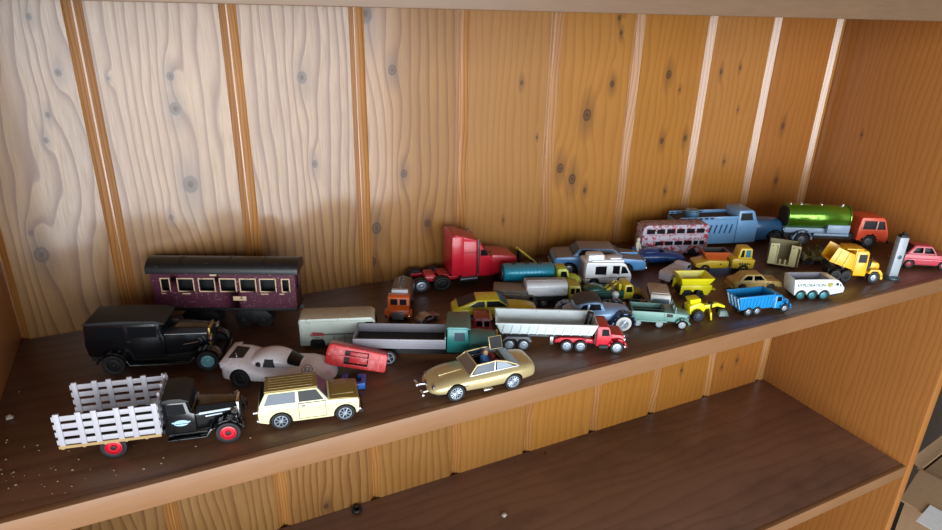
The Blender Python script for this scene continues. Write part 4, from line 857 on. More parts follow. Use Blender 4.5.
def camper():
    o=thing('toy_camper_van','white motor camper with roof pod and dark square window before the blue saloon','toy van')
    wh=paint('camper white',(244,248,252),.33,coat=.35,chip=.02,dust=.25); W=13.5
    b=MB().prism(profile([(31,5),(32,11),(31,15),(23.5,26.5),(20,28.5),(-22,30),(-24,29),(-25,8),(-25,5)],5,[(-13,6.4),(20,6.4)],5.5),-W,W).obj('body',[wh,M['glass']],o,bev=.9)
    c=[]
    for x0,x1,z0,z1 in ((-13,.5,15.5,25.5),(8,16.5,16,25.5)):
        for s in (-1,1): q=MB(); q.mi=1; q.box(x0,x1,min(s*(W-1),s*(W+3)),max(s*(W-1),s*(W+3)),z0,z1); c.append(q)
    cut(b,c)
    for x0,x1,z0,z1 in ((-13,.5,15.5,25.5),(8,16.5,16,25.5)):
        for s in (-1,1): MB().plate(x0-1,x1+1,z0-1,z1+1,s*W-.25,s*W+.25,[(x0,x1,z0,z1)]).obj('window_frame',wh,o)
    sidewin(o,[(18.5,16),(28,16),(22.8,24),(18.5,25)],W,M['glass'],name='cab_window'); endwin(o,(30,16.6),(24.2,25.6),11.5,M['glass'])
    MB().box(-21,-1,-8,8,29,37).obj('roof_pod',wh,o,bev=2.4); MB().box(6,20,-7,7,28,32.5).obj('roof_vent',wh,o,bev=1.2); MB().box(-17,22,-10,10,27.6,31).obj('roof_plinth',wh,o,bev=.8)
    MB().box(-25.5,-24.6,-9,9,9,27).obj('rear_door',paint('greyish rear door',(140,140,144),.5),o,bev=.3)
    MB().box(-25.2,31,-W-.25,W+.25,11,12).obj('waist_stripe',paint('rusty stripe',(150,128,110),.5,chip=.3,chipc=(206,210,214)),o)
    MB().box(30.5,33,-12.5,12.5,4.8,7).obj('bumper',M['chrome'],o,bev=.4); MB().box(-23,29,-9,9,3.4,6).obj('chassis',M['dark'],o)
    for s in (-1,1): lamp(o,31.8,s*9.5,9.5,2,(1,0,0),M['chrome'])
    axle_set(o,(-13,20),W-.3,5.5,4,M['tyre'],M['grey'],hr=.55)
    o.scale=(1.07,1,1.12); put(o,(-534,-120),(-14,-13.5),-18)
camper()

def saloon():
    o=thing('toy_saloon_car','large light blue saloon car with dusty brown roof behind the white camper','toy car')
    bl=paint('light blue',(92,158,216),.35,coat=.35,chip=.03,dust=.95,dustc=(124,104,84)); W=20
    MB().prism(profile([(64,9),(66,15),(64,22),(60,25.5),(18,29.5),(-30,29.5),(-52,28),(-57,24),(-57,9)],8,[(-36,10.5),(38,10.5)],9),-W,W).obj('body',bl,o,bev=2.2)
    MB().frust((-32,35,W-1,28.5),(-22,20,W-4.5,40.5)).obj('cabin',bl,o,bev=2)
    for s in (-1,1):
        f=lambda L,d:[(x,s*(W-1-(z-28.5)/12*3.5)+d,z) for x,z in L]
        for n,L in (('side_window',[(3,30.5),(29,30.5),(20,38.4),(3,38.4)]),('rear_window',[(-26,30.5),(1,30.5),(1,38.4),(-20.5,38.4)])): MB().hull(f(L,s*-.6),f(L,s*.3)).obj(n,M['glass'],o)
        lamp(o,65,s*14,17,3.2,(1,0,0),M['chrome'])
    endwin(o,(33.6,29.6),(21.4,39.4),16,paint('dull screen',(120,128,132),.2),yt=13.5); endwin(o,(-23,39.4),(-31,29.8),13.5,M['glass'],name='rear_screen',yt=16)
    MB().box(65,67.5,-19,19,9.5,13).obj('front_bumper',M['chrome'],o,bev=.6); MB().box(-59,-56.5,-19,19,9.5,13).obj('rear_bumper',M['chrome'],o,bev=.6)
    MB().box(66,66.9,-9,9,14,21).obj('grille',M['chrome'],o,bev=.3); MB().box(28,58,-.6,.6,26,29).obj('bonnet_ridge',bl,o,bev=.3)
    MB().box(-50,60,-14,14,5,9).obj('chassis',M['dark'],o)
    axle_set(o,(-36,38),W-.4,9,6,M['tyre'],M['hub'],hr=.6)
    o.scale=(1,1,.88); put(o,(-508,-89),(0,-20),-24)
    f=thing('toy_figure','tiny cream toy figure standing behind the light blue saloon beside the dark blue car','toy figure')
    cr=paint('cream plastic',(206,200,176),.5)
    MB().loft([(0,2.6,-3,3,2.2),(8,3,-2.4,2.4,2.2),(20,3.4,-2.6,2.6,2.2),(29,3.8,-2.4,2.4,2.2),(31,1.6,-1.4,1.4,2)],sub=3).xf(Matrix.Rotation(R(-90),4,'Y')).obj('body',cr,f)
    MB().lathe([(.2,0),(2.4,1),(2.8,3.2),(2,5.4),(.2,6.2)],(0,0,30),(0,0,1),14).obj('head',cr,f)
    for s in (-1,1): MB().tube([(0,s*3.6,28),(2,s*4.6,21),(4.5,s*3.6,17)],1.1,8).obj('arm',cr,f)
    MB().lathe([(5,0),(5,1)],(0,0,0),(0,0,1),18).obj('base',cr,f)
    put(f,(-428,-72),(0,0),-70)
saloon()

def streamliner():
    o=thing('toy_record_car','smooth dark blue streamlined car below the red and silver double-deck bus','toy car')
    bl=paint('dark blue',(24,62,122),.32,coat=.4,chip=.04,chipc=(90,100,120)); W=14
    b=MB().loft([(-40,8,4,14,2.3),(-34,12.5,3.5,18,2.6),(-16,14,3.2,19.5,2.8),(6,14,3.2,18.5,2.8),(24,13,3.5,15.5,2.6),(35,9.5,4.5,12,2.3),(40,4,6,9,2)],sub=4).obj('body',[bl,M['black']],o)
    c=[]
    for x in (-22,22):
        for s in (-1,1): q=MB(); q.mi=1; q.cyl((x,s*20,5.2),(x,s*7,5.2),6.2,n=20); c.append(q)
    cut(b,c)
    MB().loft([(-30,3,16,18,2.2),(-20,8,15,21.5,2.3),(-6,8.5,15,22,2.3),(6,5.5,16,20,2.2),(10,3,15,17.5,2)],sub=3).obj('canopy',bl,o)
    MB().loft([(-1,8.0,15,21.4,2.3),(5,6,17,20.8,2.2),(9.5,3.4,16,18,2)],sub=3).obj('windscreen',M['glass'],o)
    MB().prism([(-39,13),(-30,17),(-34,25),(-38,25)],-.8,.8).obj('tail_fin',bl,o)
    axle_set(o,(-22,22),12.6,5.2,4,M['tyre'],M['dark'],hr=.5)
    put(o,(-417,-96),(-10,-14),-17)
streamliner()

def bus():
    o=thing('toy_double_deck_bus','worn red and silver double-deck bus with two rows of dark windows','toy bus')
    rd=paint('worn red and bare metal',(164,46,54),.42,coat=.1,chip=.62,chipc=(172,168,184),csc=190,dust=.45); W=12.5
    U=[(-49+6+i*14.6,-49+17.8+i*14.6,35,41.5) for i in range(6)]; D=[(-49+20+i*14.2,-49+32+i*14.2,17.5,23.5) for i in range(4)]+[(-49+77,-49+83.5,17.5,23.5),(-49+86,-49+93,17.5,23.5)]
    b=MB().prism(profile([(49,4),(49.5,20),(49,43),(46,47.5),(-42,47.5),(-47,44.5),(-49,38),(-49,4)],4,[(-28,6.4),(28,6.4)],5),-W,W).obj('body',[rd,M['black']],o,bev=1.6)
    c=[]
    for x0,x1,z0,z1 in U+D:
        for s in (-1,1): q=MB(); q.mi=1; q.box(x0,x1,min(s*(W-.8),s*(W+3)),max(s*(W-.8),s*(W+3)),z0,z1); c.append(q)
    cut(b,c)
    for x0,x1,z0,z1 in U+D: MB().box(x0+.1,x1-.1,-W+.45,-W+.85,z0+.1,z1-.1).obj('side_window',M['glass'],o)
    sv=paint('silver trim',(186,184,196),.4,metal=.4,chip=.3,chipc=(150,60,64))
    for z in (43,33.4,25,16): MB().box(-48.6,49.2,-W-.3,W+.3,z,z+.9).obj('silver_band',sv,o)
    MB().box(-41,38,-W-.22,-W+.1,26.5,32.6).obj('advert_panel',paint('faded white panel',(190,186,200),.45,chip=.45,chipc=(180,60,70),csc=160),o)
    MB().plate(-W+1,W-1,35,42,-.3,.3,[(-.6,.6,35.5,41.5)]).xf(Matrix.Translation((49.4*MM,0,0))@Matrix.Rotation(R(90),4,'Z')).obj('front_window',M['glass'],o); endwin(o,(49.6,17),(49.6,24),9,M['glass'])
    MB().box(-44,46,-9,9,3,5.5).obj('chassis',M['dark'],o)
    axle_set(o,(-28,28),W-.3,5.6,4,M['tyre'],M['dark'],hr=.55)
    put(o,(-365,-76),(0,-12.5),-17.8)
bus()

def bluetruck():
    o=thing('toy_fire_truck','big pale blue pressed-steel truck with louvred side and drum on top, against the back planks','toy truck')
    bl=paint('powder blue',(112,160,204),.38,coat=.3,chip=.04,chipc=(80,90,100),dust=.2); db=paint('deep blue bonnet',(44,92,132),.32,coat=.4,metal=.2); W=18.5
    MB().prism(profile([(16,6),(16,46),(-76,46),(-78,44),(-78,6)],6,[(-48,12.5)],10),-W,W).obj('body',bl,o,bev=1.)
    MB().box(-77,15,-W+3,W-3,45,46.6).obj('deck',M['dark'],o); rl=MB()
    for s in (-1,1):
        y0,y1=sorted((s*W,s*(W-2.4))); rl=MB().plate(-76,-20,46,51,y0,y1,[(-74+i*9,-68+i*9,47.2,49.8) for i in range(6)]); rl.obj('side_rail',bl,o); MB().box(-20,16,y0,y1,46,51).obj('rail_panel',bl,o,bev=.3)
        for i in range(5):
            x=-26+i*9 if False else -29+i*8.2; MB().prism([(x,24),(x+2.2,24),(x+5,38),(x+2.8,38)],s*W-.15,s*W+.8*s).obj('louvre',db,o)
        MB().box(15,15.8,s*W-.2,s*W+.2,8,46).obj('door_seam',db,o)
        MB().arc(84,10,12.5,14.5,0,170,min(s*9,s*W),max(s*9,s*W)).obj('front_mudguard',M['dark'],o,bev=.5); lamp(o,99,s*12,24,4,(1,0,0),M['chrome'])
    MB().lathe([(10,0),(10.6,1),(10.6,9.5),(9,10.2),(8,12.5),(2,13)],(-50,-2,46.7),(0,0,1),24).obj('top_drum',paint('steel blue drum',(96,140,170),.3,metal=.5),o)
    MB().prism([(16,6),(50,6),(50,40),(47,44),(42,57),(38,60),(17,60),(16,58)],-W,W).obj('cab',bl,o,bev=1.8)
    sidewin(o,[(20,43.5),(40.5,43.5),(37,55.5),(20,55.5)],W,M['black']); endwin(o,(47.2,44.4),(42.3,56.4),14.5,M['glass'])
    MB().rings([[(49,16.5,8),(49,17,30),(49,13,40),(49,0,43.5),(49,-13,40),(49,-17,30),(49,-16.5,8)],[(90,13,8),(90,14,30),(90,10.5,38),(90,0,41),(90,-10.5,38),(90,-14,30),(90,-13,8)],[(99,10,9),(99,11,26),(99,8,34),(99,0,36),(99,-8,34),(99,-11,26),(99,-10,9)]]).obj('bonnet',db,o,bev=1.4,smooth=60)
    MB().box(98.5,100,-8,8,11,30).obj('grille',M['dark'],o,bev=.4); MB().box(100,102.5,-18,18,8,12).obj('bumper',M['dark'],o,bev=.5)
    MB().box(-74,98,-10,10,6.5,12).obj('chassis',M['dark'],o)
    axle_set(o,(-48,84),W-.6,10.5,6,M['tyre'],M['dark'],hr=.55)
    o.scale=(1,1,.93); put(o,(-270,-73),(-5,-18.5),-15.5)
bluetruck()

def greentanker():
    o=thing('toy_fuel_tanker','tanker lorry with shiny green tank and orange-red cab in the right back corner','toy truck')
    gn=paint('metallic green',(104,158,38),.2,metal=.75,coat=.5,var=.04); og=paint('orange red',(232,84,50),.36,coat=.3,chip=.04,chipc=(170,140,120)); lb=paint('pale blue frame',(160,186,210),.4,coat=.2); W=17
    b=MB().lathe([(1,0),(15.5,.5),(17.6,2.4),(17.6,90),(15.5,92),(1,92.4)],(0,0,0),(1,0,0),36); b.xf(Matrix.Translation((-82*MM,0,45*MM))@Matrix.Diagonal((1,.96,1.06,1))); b.obj('tank',gn,o,smooth=50)
    for x in (-81.5,9.2): 
        b=MB().lathe([(17.9,0),(18.1,.4),(18.1,1.4),(17.9,1.8)],(0,0,0),(1,0,0),36); b.xf(Matrix.Translation((x*MM,0,45*MM))@Matrix.Diagonal((1,.96,1.06,1))); b.obj('tank_band',gn,o,smooth=50)
    MB().lathe([(1,0),(15,0),(16,1),(16,2)],(-83.6,0,45),(1,0,0),30).obj('rear_cap',M['dark'],o)
    for x in (-76,-60,-30,2): MB().lathe([(2.4,0),(2.4,2),(1.5,3)],(x,0,63.2),(0,0,1),14).obj('filler_cap',M['chrome'],o)
    MB().box(-82,12,-11,11,20,28).obj('tank_cradle',lb,o,bev=.6)
    for s in (-1,1):
        MB().box(-22,11,min(s*11,s*17.6),max(s*11,s*17.6),23,36).obj('side_panel',lb,o,bev=.5)
        MB().arc(-56,11,12.6,15,0,180,min(s*9,s*17.4),max(s*9,s*17.4),n=18).obj('rear_mudguard',lb,o,bev=.4); MB().box(-40,12,min(s*14,s*16.6),max(s*14,s*16.6),18,21.5).obj('side_rail',lb,o,bev=.3)
        lamp(o,70.2,s*11,17,3,(1,0,0),M['chrome']); MB().arc(44,11,11.5,13.4,0,180,min(s*9,s*17.4),max(s*9,s*17.4),n=16).obj('front_mudguard',og,o,bev=.4)
    b=MB().prism(profile([(70,9),(71,20),(69.5,27),(61,47),(57.5,50),(28,50),(25.5,48),(24,32),(24,12)],12,[(44,12.6)],11),-W,W).obj('cab',[og,M['black']],o,bev=1.8)
    c=[]
    for s in (-1,1):
        for L in ([(30,31),(49,31),(49,44.6),(31,44.6)],[(51.5,31),(64,31),(59.4,44),(51.5,44.6)]): q=MB(); q.mi=1; q.prism(L,min(s*(W-1.4),s*(W+3)),max(s*(W-1.4),s*(W+3))); c.append(q)
    cut(b,c); MB().tube([(50.3,-W-.1,31),(50.3,-W-.1,44.6)],.8,6).obj('window_post',paint('pale post',(220,190,180),.4),o)
    for L in ([(28.6,29.8),(65.4,29.8),(60.2,45.8),(29.7,45.8)],): MB().tube([(x,-W-.1,z) for x,z in L+L[:1]],.5,6).obj('window_rim',paint('pale rim',(230,130,104),.4),o)
    endwin(o,(69,28.6),(61.6,46),14,M['glass'])
    MB().box(70.6,73,-17,17,8.5,13).obj('bumper',M['dark'],o,bev=.4); MB().box(-80,68,-9,9,11,20.5).obj('chassis',M['dark'],o)
    axle_set(o,(-56,44),W-.4,10.5,6,M['tyre'],M['grey'],hr=.55)
    o.scale=(1,1,.95); put(o,(-38,-174),(71,-17),-27)
greentanker()

def dumper():
    o=thing('toy_dump_truck','golden yellow dump truck with open tipped bed in front of the orange-red tanker cab','toy truck')
    ye=paint('golden yellow',(240,182,24),.34,coat=.35,chip=.02,var=.04); W=12.5
    bd=MB()
    for s in (-1,1): bd.prism([(-33,24),(-2,15.5),(-2,33),(-25,41)],min(s*W,s*(W-1)),max(s*W,s*(W-1)))
    bd.prism([(-33,24),(-2,15.5),(-2,16.8),(-32.4,25.2)],-W+1,W-1); bd.prism([(-3,16),(-2,16),(-2,33),(-3,33)],-W+1,W-1); bd.obj('dump_bed',ye,o,bev=.3)
    for x in (-26,-15): MB().prism([(x,24.2-(x+33)*.27),(x+1.6,23.8-(x+33)*.27),(x+7,37-(x+26)*.2),(x+5.4,37.6-(x+26)*.2)],-W-.9,-W+.1).obj('bed_rib',ye,o)
    MB().prism([(1,8),(17,8),(17,22),(16,35),(14,37.5),(2,37.5),(0.6,36)],-W+1,W-1).obj('cab',ye,o,bev=1.)
    MB().box(-1,0.5,-W+1,W-1,14,40).obj('cab_guard',ye,o,bev=.3); MB().box(-13,8,-W+1.6,W-1.6,38,39.4).obj('canopy_guard',ye,o,bev=.3)
    sidewin(o,[(4,24),(14.4,24),(13.8,33.5),(4,33.5)],W-1,M['glass']); endwin(o,(16.9,24),(16.2,33.5),8.5,M['glass'])
    MB().prism([(17,10),(34,10),(34.5,20),(32.5,23),(17,24.5)],-7,7).obj('bonnet',ye,o,bev=.8); MB().box(33.8,35,-5.5,5.5,11,20).obj('grille',M['dark'],o); MB().cyl((19,-8.6,15),(19,-8.6,26),2.4,n=14).obj('air_filter',M['black'],o); MB().cyl((22,-8,19),(22,-8,30),.9,n=8).obj('exhaust',M['dark'],o)
    for s in (-1,1):
        MB().prism([(18.5,12),(21.5,17),(33,17),(37,13),(37.5,9),(35,9),(33.5,12),(30,15),(24,15),(21.5,12)],min(s*6.5,s*14),max(s*6.5,s*14)).obj('front_mudguard',ye,o,bev=.6); lamp(o,36,s*9,11.5,1.9,(1,0,0),M['chrome'])
    MB().box(35.5,38.5,-13.5,13.5,5.5,9).obj('bumper',ye,o,bev=.6); MB().box(-28,35,-6,6,8,13).obj('chassis',M['black'],o)
    MB().cyl((-6,0,13),(-16,0,22),2,n=10).obj('tipping_ram',M['grey'],o)
    axle_set(o,(-20,-7),13,7,5,M['tyre'],M['dark'],hr=.5); axle_set(o,(27.5,),13.4,7.2,5,M['tyre'],M['hub'],hr=.5)
    o.scale=(1,1,1.17); put(o,(-188,-253),(27.5,-13.4),-30)
dumper()

def pump():
    o=thing('toy_petrol_pump','leaning light grey petrol pump on round base between yellow dump truck and pink-red car','toy petrol pump')
    gy=paint('pale grey pump',(168,176,182),.4,coat=.2,chip=.03); gb=paint('grey green base',(70,92,100),.35,metal=.3)
    b=MB().box(-6,6,-4.5,4.5,3,58); b.xf(Matrix.Rotation(R(.6),4,'Y')); b.obj('column',gy,o,bev=1)
    t=Matrix.Rotation(R(.6),4,'Y')
    MB().box(-5,5,-3.8,3.8,58,61.5).xf(t).obj('cap',M['dark'],o,bev=.8); MB().lathe([(2,0),(2.6,1.4),(1.6,3.6),(.2,4.2)],(0,0,61.4),(0,0,1),14).xf(t).obj('finial',M['dark'],o)
    MB().lathe([(2.7,0),(2.7,.8),(1.9,.9),(1.7,.4),(.2,.4)],(0,-4.4,31),(0,-1,0),18).xf(t).obj('round_dial',paint('dial rim',(84,96,108),.3,metal=.5),o)
    MB().box(6,8.6,-1.5,1.5,6,40).xf(t).obj('hose_side',M['dark'],o,bev=.4); MB().tube([(7.5,0,40),(10,0,36),(10,0,20),(8,0,12)],.9,6).xf(t).obj('hose',M['black'],o)
    MB().lathe([(11,0),(11.4,1),(11,2.6),(8,3.4),(4.6,4.4)],(0,0,0),(0,0,1),26).obj('base',gb,o)
    put(o,(-143,-249),(0,0),-24)
pump()

def redcar():
    o=thing('toy_saloon_car','pinkish red saloon car at the right end of the shelf beside the grey pump','toy car')
    rd=paint('pinkish red',(196,60,76),.36,coat=.3,chip=.03,chipc=(220,190,190),dust=.2); W=13.5
    b=MB().prism(profile([(38,6),(39,12),(37.5,17.5),(34,19.5),(10,21),(-26,21.5),(-34,19),(-36,14),(-36,6)],5.5,[(-22,7),(23,7)],6),-W,W).obj('body',rd,o,bev=1.6)
    b=MB().frust((-28,12,W-1,20.5),(-18,3,W-4,33)).obj('cabin',[rd,M['black']],o,bev=1.6)
    c=[]
    for s in (-1,1):
        for L in ([(-21,22.5),(-7.5,22.5),(-7.5,30),(-16,30)],[(-5.5,22.5),(8.5,22.5),(3,30),(-5.5,30)]): q=MB(); q.mi=1; q.prism(L,min(s*6,s*(W+2)),max(s*6,s*(W+2))); c.append(q)
    cut(b,c); pk=paint('pale pink trim',(226,150,156),.4)
    f=lambda x,z:(x,-(W-1-(z-20.5)/12.5*3)-.15,z)
    MB().tube([f(-22.5,21.6),f(-16.8,31),f(3.6,31),f(10,21.6),f(-22.5,21.6)],.4,6).obj('window_trim',pk,o)
    endwin(o,(11.2,21.8),(3.8,31.6),10.5,M['glass'],yt=8.5); endwin(o,(-18.8,31.6),(-27,22),8.5,M['glass'],name='rear_screen',yt=10.5)
    MB().box(-34,36,-W-.25,-W+.2,13,13.7).obj('side_moulding',pk,o)
    for s in (-1,1): lamp(o,38,s*9.5,13.5,2.2,(1,0,0),M['chrome'])
    MB().box(38,40,-12.5,12.5,6,8.5).obj('front_bumper',M['chrome'],o,bev=.4); MB().box(-38,-35.8,-12.5,12.5,6,8.5).obj('rear_bumper',M['chrome'],o,bev=.4); MB().box(-30,34,-9,9,3.6,6.2).obj('chassis',M['dark'],o)
    axle_set(o,(-22,23),W-.2,6,4.5,M['tyre'],rd,hr=.55)
    put(o,(-98,-230),(-36,-13.5),-32)
redcar()

def bptruck():
    o=thing('toy_six_wheel_truck','white six-wheel dumper with EXPLORATION lettering on its side, right of the bright blue tipper','toy truck')
    wh=paint('clean white',(222,234,234),.33,coat=.35,var=.03); tq=paint('turquoise hub',(66,150,158),.35,metal=.3); W=12; gy=paint('grey hopper',(150,152,164),.45)
    b=MB().prism(profile([(32,10),(32.6,15),(27,22),(23,25),(17,26),(-25,26),(-29,25.5),(-26,6.5)],7,[(-18,7),(-4,7),(10,7)],6.2),-W,W).obj('body',[wh,gy],o,bev=.5)
    q=MB(); q.mi=1; q.hull([(-22,-8,14),(8,-8,14),(8,8,14),(-22,8,14)],[(-27.5,-10.6,27),(14,-10.6,27),(14,10.6,27),(-27.5,10.6,27)]); cut(b,[q])
    sidewin(o,[(21.5,18.5),(25,18.5),(24,21.8),(21.5,21.8)],W,M['glass']); sidewin(o,[(26.6,17.5),(28.6,17.5),(26.8,20.6),(26.2,20.6)],W,M['glass'],name='quarter_window')
    for y in (-4.5,4.5): MB().hull([(31.2,y-3.6,17.0),(31.2,y+3.6,17.0),(27.6,y+3.4,21.6),(27.6,y-3.4,21.6)],[(31.6,y-3.6,17.3),(31.6,y+3.6,17.3),(28,y+3.4,21.9),(28,y-3.4,21.9)]).obj('windscreen_pane',M['glass'],o)
    lettering(o,'EXPLORATION',5.0,(-7.8,-W-.05,18.9),ROT_NEAR,paint('olive lettering',(58,62,38),.5),bold=.12)
    gnm=paint('green shield',(40,110,60),.4); yw=paint('yellow shield',(214,190,60),.4)
    S_=lambda k:[(14.5+dx*k,19.2+dz*k) for dx,dz in ((-3,2.6),(3,2.6),(3,0),(1.8,-2),(0,-3.2),(-1.8,-2),(-3,0))]
    MB().prism(S_(1),-W-.2,-W+.1).obj('shield_emblem',gnm,o); MB().prism(S_(.78),-W-.3,-W).obj('shield_face',yw,o); lettering(o,'BP',3.2,(14.5,-W-.3,19.3),ROT_NEAR,gnm)
    MB().box(-25,28,-8,8,4,7.5).obj('chassis',M['black'],o)
    for s in (-1,1): MB().box(32,33.4,min(s*7,s*10.5),max(s*7,s*10.5),11,13.5).obj('headlight',M['grey'],o,bev=.3)
    axle_set(o,(-18,-4,10),W-.2,5.9,4.5,M['tyre'],tq,hr=.66)
    o.scale=(1.06,1,1.05); put(o,(-308,-255.5),(-4,-12),-21.5)
bptruck()

def bluetipper():
    o=thing('toy_tipper_truck','bright sky blue ribbed tipper truck near the front edge of the shelf','toy truck')
    bl=paint('sky blue',(26,142,208),.34,coat=.4,chip=.015,chipc=(150,190,214)); si=bl; W=11.5
    X0,X1=-29,12
    for s in (-1,1):
        MB().hull([(X0+3,s*(W-2),8),(X1,s*(W-2),8),(X1,s*W,23),(X0-2,s*W,22)],[(X0+3,s*(W-3),8),(X1,s*(W-3),8),(X1,s*(W-1),23),(X0-2,s*(W-1),22)]).obj('bed_side',bl,o)
        for i in range(9):
            x=X0+5+i*4.1; MB().hull([(x,s*(W-1.9),8.6),(x+1,s*(W-1.9),8.6),(x+.6,s*(W-.05),21.5),(x-.4,s*(W-.05),21.5)],[(x,s*(W-1.2),8.6),(x+1,s*(W-1.2),8.6),(x+.6,s*(W+.5),21.5),(x-.4,s*(W+.5),21.5)]).obj('bed_rib',bl,o)
        MB().box(X0-2,X1,min(s*(W-1),s*(W+.7)),max(s*(W-1),s*(W+.7)),21.3,23.2).obj('bed_rim',bl,o,bev=.25)
    MB().box(X0+3,X1,-W+2.5,W-2.5,7.4,9).obj('bed_floor',si,o); MB().box(X1-.6,X1+.5,-W+.5,W-.5,8,24).obj('headboard',bl,o,bev=.25)
    tg=MB().hull([(X0+3,-W+2,8),(X0+3,W-2,8),(X0-2,W,22),(X0-2,-W,22)],[(X0+4,-W+2,8),(X0+4,W-2,8),(X0-1,W,22),(X0-1,-W,22)]).obj('tailgate',bl,o)
    ln=paint('pale worn rib',(190,214,226),.4,chip=.2,chipc=(26,142,208))
    for y in (-9,-3,3,9): MB().hull([(X0+2.2,y-.5,9),(X0+2.2,y+.5,9),(X0-2.6,y+.5,21),(X0-2.6,y-.5,21)],[(X0+3.4,y-.5,9),(X0+3.4,y+.5,9),(X0-1.4,y+.5,21),(X0-1.4,y-.5,21)]).obj('tailgate_rib',ln,o)
    pick(o,'cab',bl,[(14,6),(24,6),(24.5,14),(22.5,20.5),(15,21),(14,20)],W-1.5,.8)
    MB().prism([(24,6.5),(34,6.5),(34.5,11),(33,13.6),(24,15)],-7.5,7.5).obj('bonnet',bl,o,bev=.9)
    for s in (-1,1): MB().arc(28,5.4,6.2,7.8,-5,175,min(s*6.5,s*11),max(s*6.5,s*11)).obj('mudguard',bl,o,bev=.3); lamp(o,34.2,s*6,10,1.5,(1,0,0),M['chrome'])
    sidewin(o,[(17,13.8),(22.8,13.8),(21.6,18.8),(17,18.8)],W-1.5,M['glass']); endwin(o,(24.3,14.4),(22.8,19.6),8,M['glass']); MB().box(15.2,15.8,-W+1,-W+1.6,7,20).obj('door_edge',ln,o)
    MB().box(34,35.4,-9,9,5,7).obj('bumper',M['chrome'],o,bev=.3); MB().box(-25,33,-5.5,5.5,4.5,7.6).obj('chassis',M['dark'],o)
    axle_set(o,(-16,-5.5,28),W-.6,5.2,3.8,M['tyre'],M['hub'],hr=.55)
    o.scale=(1.12,1,1.12); put(o,(-418,-257),(-16*1.12,-10.9),-11)
bluetipper()

def tancar():
    o=thing('toy_open_shell_car','worn tan car shell with empty window openings behind the bright blue tipper','toy car')
    tn=paint('worn tan',(190,160,88),.45,coat=.05,chip=.3,chipc=(110,90,60)); W=10.5
    MB().prism(profile([(32,5),(33,10),(30,13.5),(12,15),(-24,15),(-31,13),(-32,5)],5,[(-19,5.8),(19,5.8)],4.6),-W,W).obj('body',tn,o,bev=1)
    b=MB().frust((-24,13,W-.6,14.6),(-16,5,W-2.6,23)).obj('cabin',[tn,M['black']],o,bev=.9); c=[]
    for L in ([(-19.5,15.6),(-7,15.6),(-7,21.4),(-14.5,21.4)],[(-4.6,15.6),(9,15.6),(4,21.4),(-4.6,21.4)]): q=MB(); q.mi=1; q.prism(L,-W-2,W+2); c.append(q)
    cut(b,c)
    for s in (-1,1): lamp(o,32.4,s*7,10,1.6,(1,0,0),tn)
    MB().box(32,34,-10,10,5,7).obj('front_bumper',tn,o,bev=.3); MB().box(-33.6,-31.6,-10,10,5,7).obj('rear_bumper',tn,o,bev=.3); MB().box(-29,30,-7,7,2.8,5.4).obj('chassis',M['dark'],o)
    axle_set(o,(-19,19),W-.2,4.8,3.4,M['tyre'],M['dark'],hr=.5)
    o.scale=(1,1,.93); put(o,(-350,-209),(0,-10.5),-20)
tancar()

def yellowdigger():
    o=thing('toy_site_dumper','yellow site dumper with orange bin and tall windowed cab, below the big pale blue truck','toy truck')
    ye=paint('machine yellow',(220,186,40),.4,coat=.2,chip=.06,chipc=(130,110,60)); og=paint('orange bin',(190,84,30),.42,coat=.15,chip=.06); W=11.5
    MB().prism([(-38,9),(-34,7),(0,7),(2,9),(2,17),(-20,18),(-38,13)],-W,W).obj('front_chassis',ye,o,bev=1)
    b=MB().hull([(-24,-8,17),(-2,-8,17),(-2,8,17),(-24,8,17)],[(-30,-10.5,29),(2,-10.5,29),(2,10.5,29),(-30,10.5,29)]).obj('bin',[og,M['dark']],o,bev=.5)
    q=MB(); q.mi=1; q.hull([(-21,-6,20),(-5,-6,20),(-5,6,20),(-21,6,20)],[(-29,-9.4,30),(1,-9.4,30),(1,9.4,30),(-29,9.4,30)]); cut(b,[q])
    MB().prism([(6,7),(32,7),(33,19.5),(9,21),(5,19)],-W,W).obj('engine_body',ye,o,bev=1); MB().box(1,7,-5,5,8,15).obj('pivot',M['dark'],o,bev=.4)
    MB().prism([(12,19.5),(30,19),(29,33),(27.5,34.5),(16,34.5),(14.5,33)],-8.5,8.5).obj('cab',ye,o,bev=.9)
    gl=paint('teal glass',(60,130,150),.15); sidewin(o,[(15.6,22),(19.5,22),(19.5,32),(16.4,32)],8.5,M['glass'],name='quarter_window'); sidewin(o,[(21.5,22),(27.6,22),(27,32),(21.5,32)],8.5,gl); endwin(o,(29.8,22),(29.1,32),7,gl,name='rear_window')
    lettering(o,'DUMPER',4.6,(20.5,-W-.05,13.6),ROT_NEAR,M['black']) if False else None
    ml=MB()
    for i,(w_,h_) in enumerate(((2.2,2.6),(1.6,3),(2.4,2.4),(1.8,2.8),(1.4,2.2))): 
        x=14+i*3.1; ml=MB().box(x,x+w_,-W-.2,-W+.1,12.4,12.4+h_); ml.obj('worn_side_mark',M['black'],o)
    MB().cyl((-8,-W-.2,13),(-8,-W+.4,13),1,n=12).obj('pin_hole',M['black'],o)
    axle_set(o,(-26,),12,6.2,5,M['tyre'],M['dark'],hr=.5); axle_set(o,(20,),12,6.6,5,M['tyre'],M['dark'],hr=.5)
    o.scale=(1.12,1,1); put(o,(-341,-151),(0,-11.5),-24)
yellowdigger()

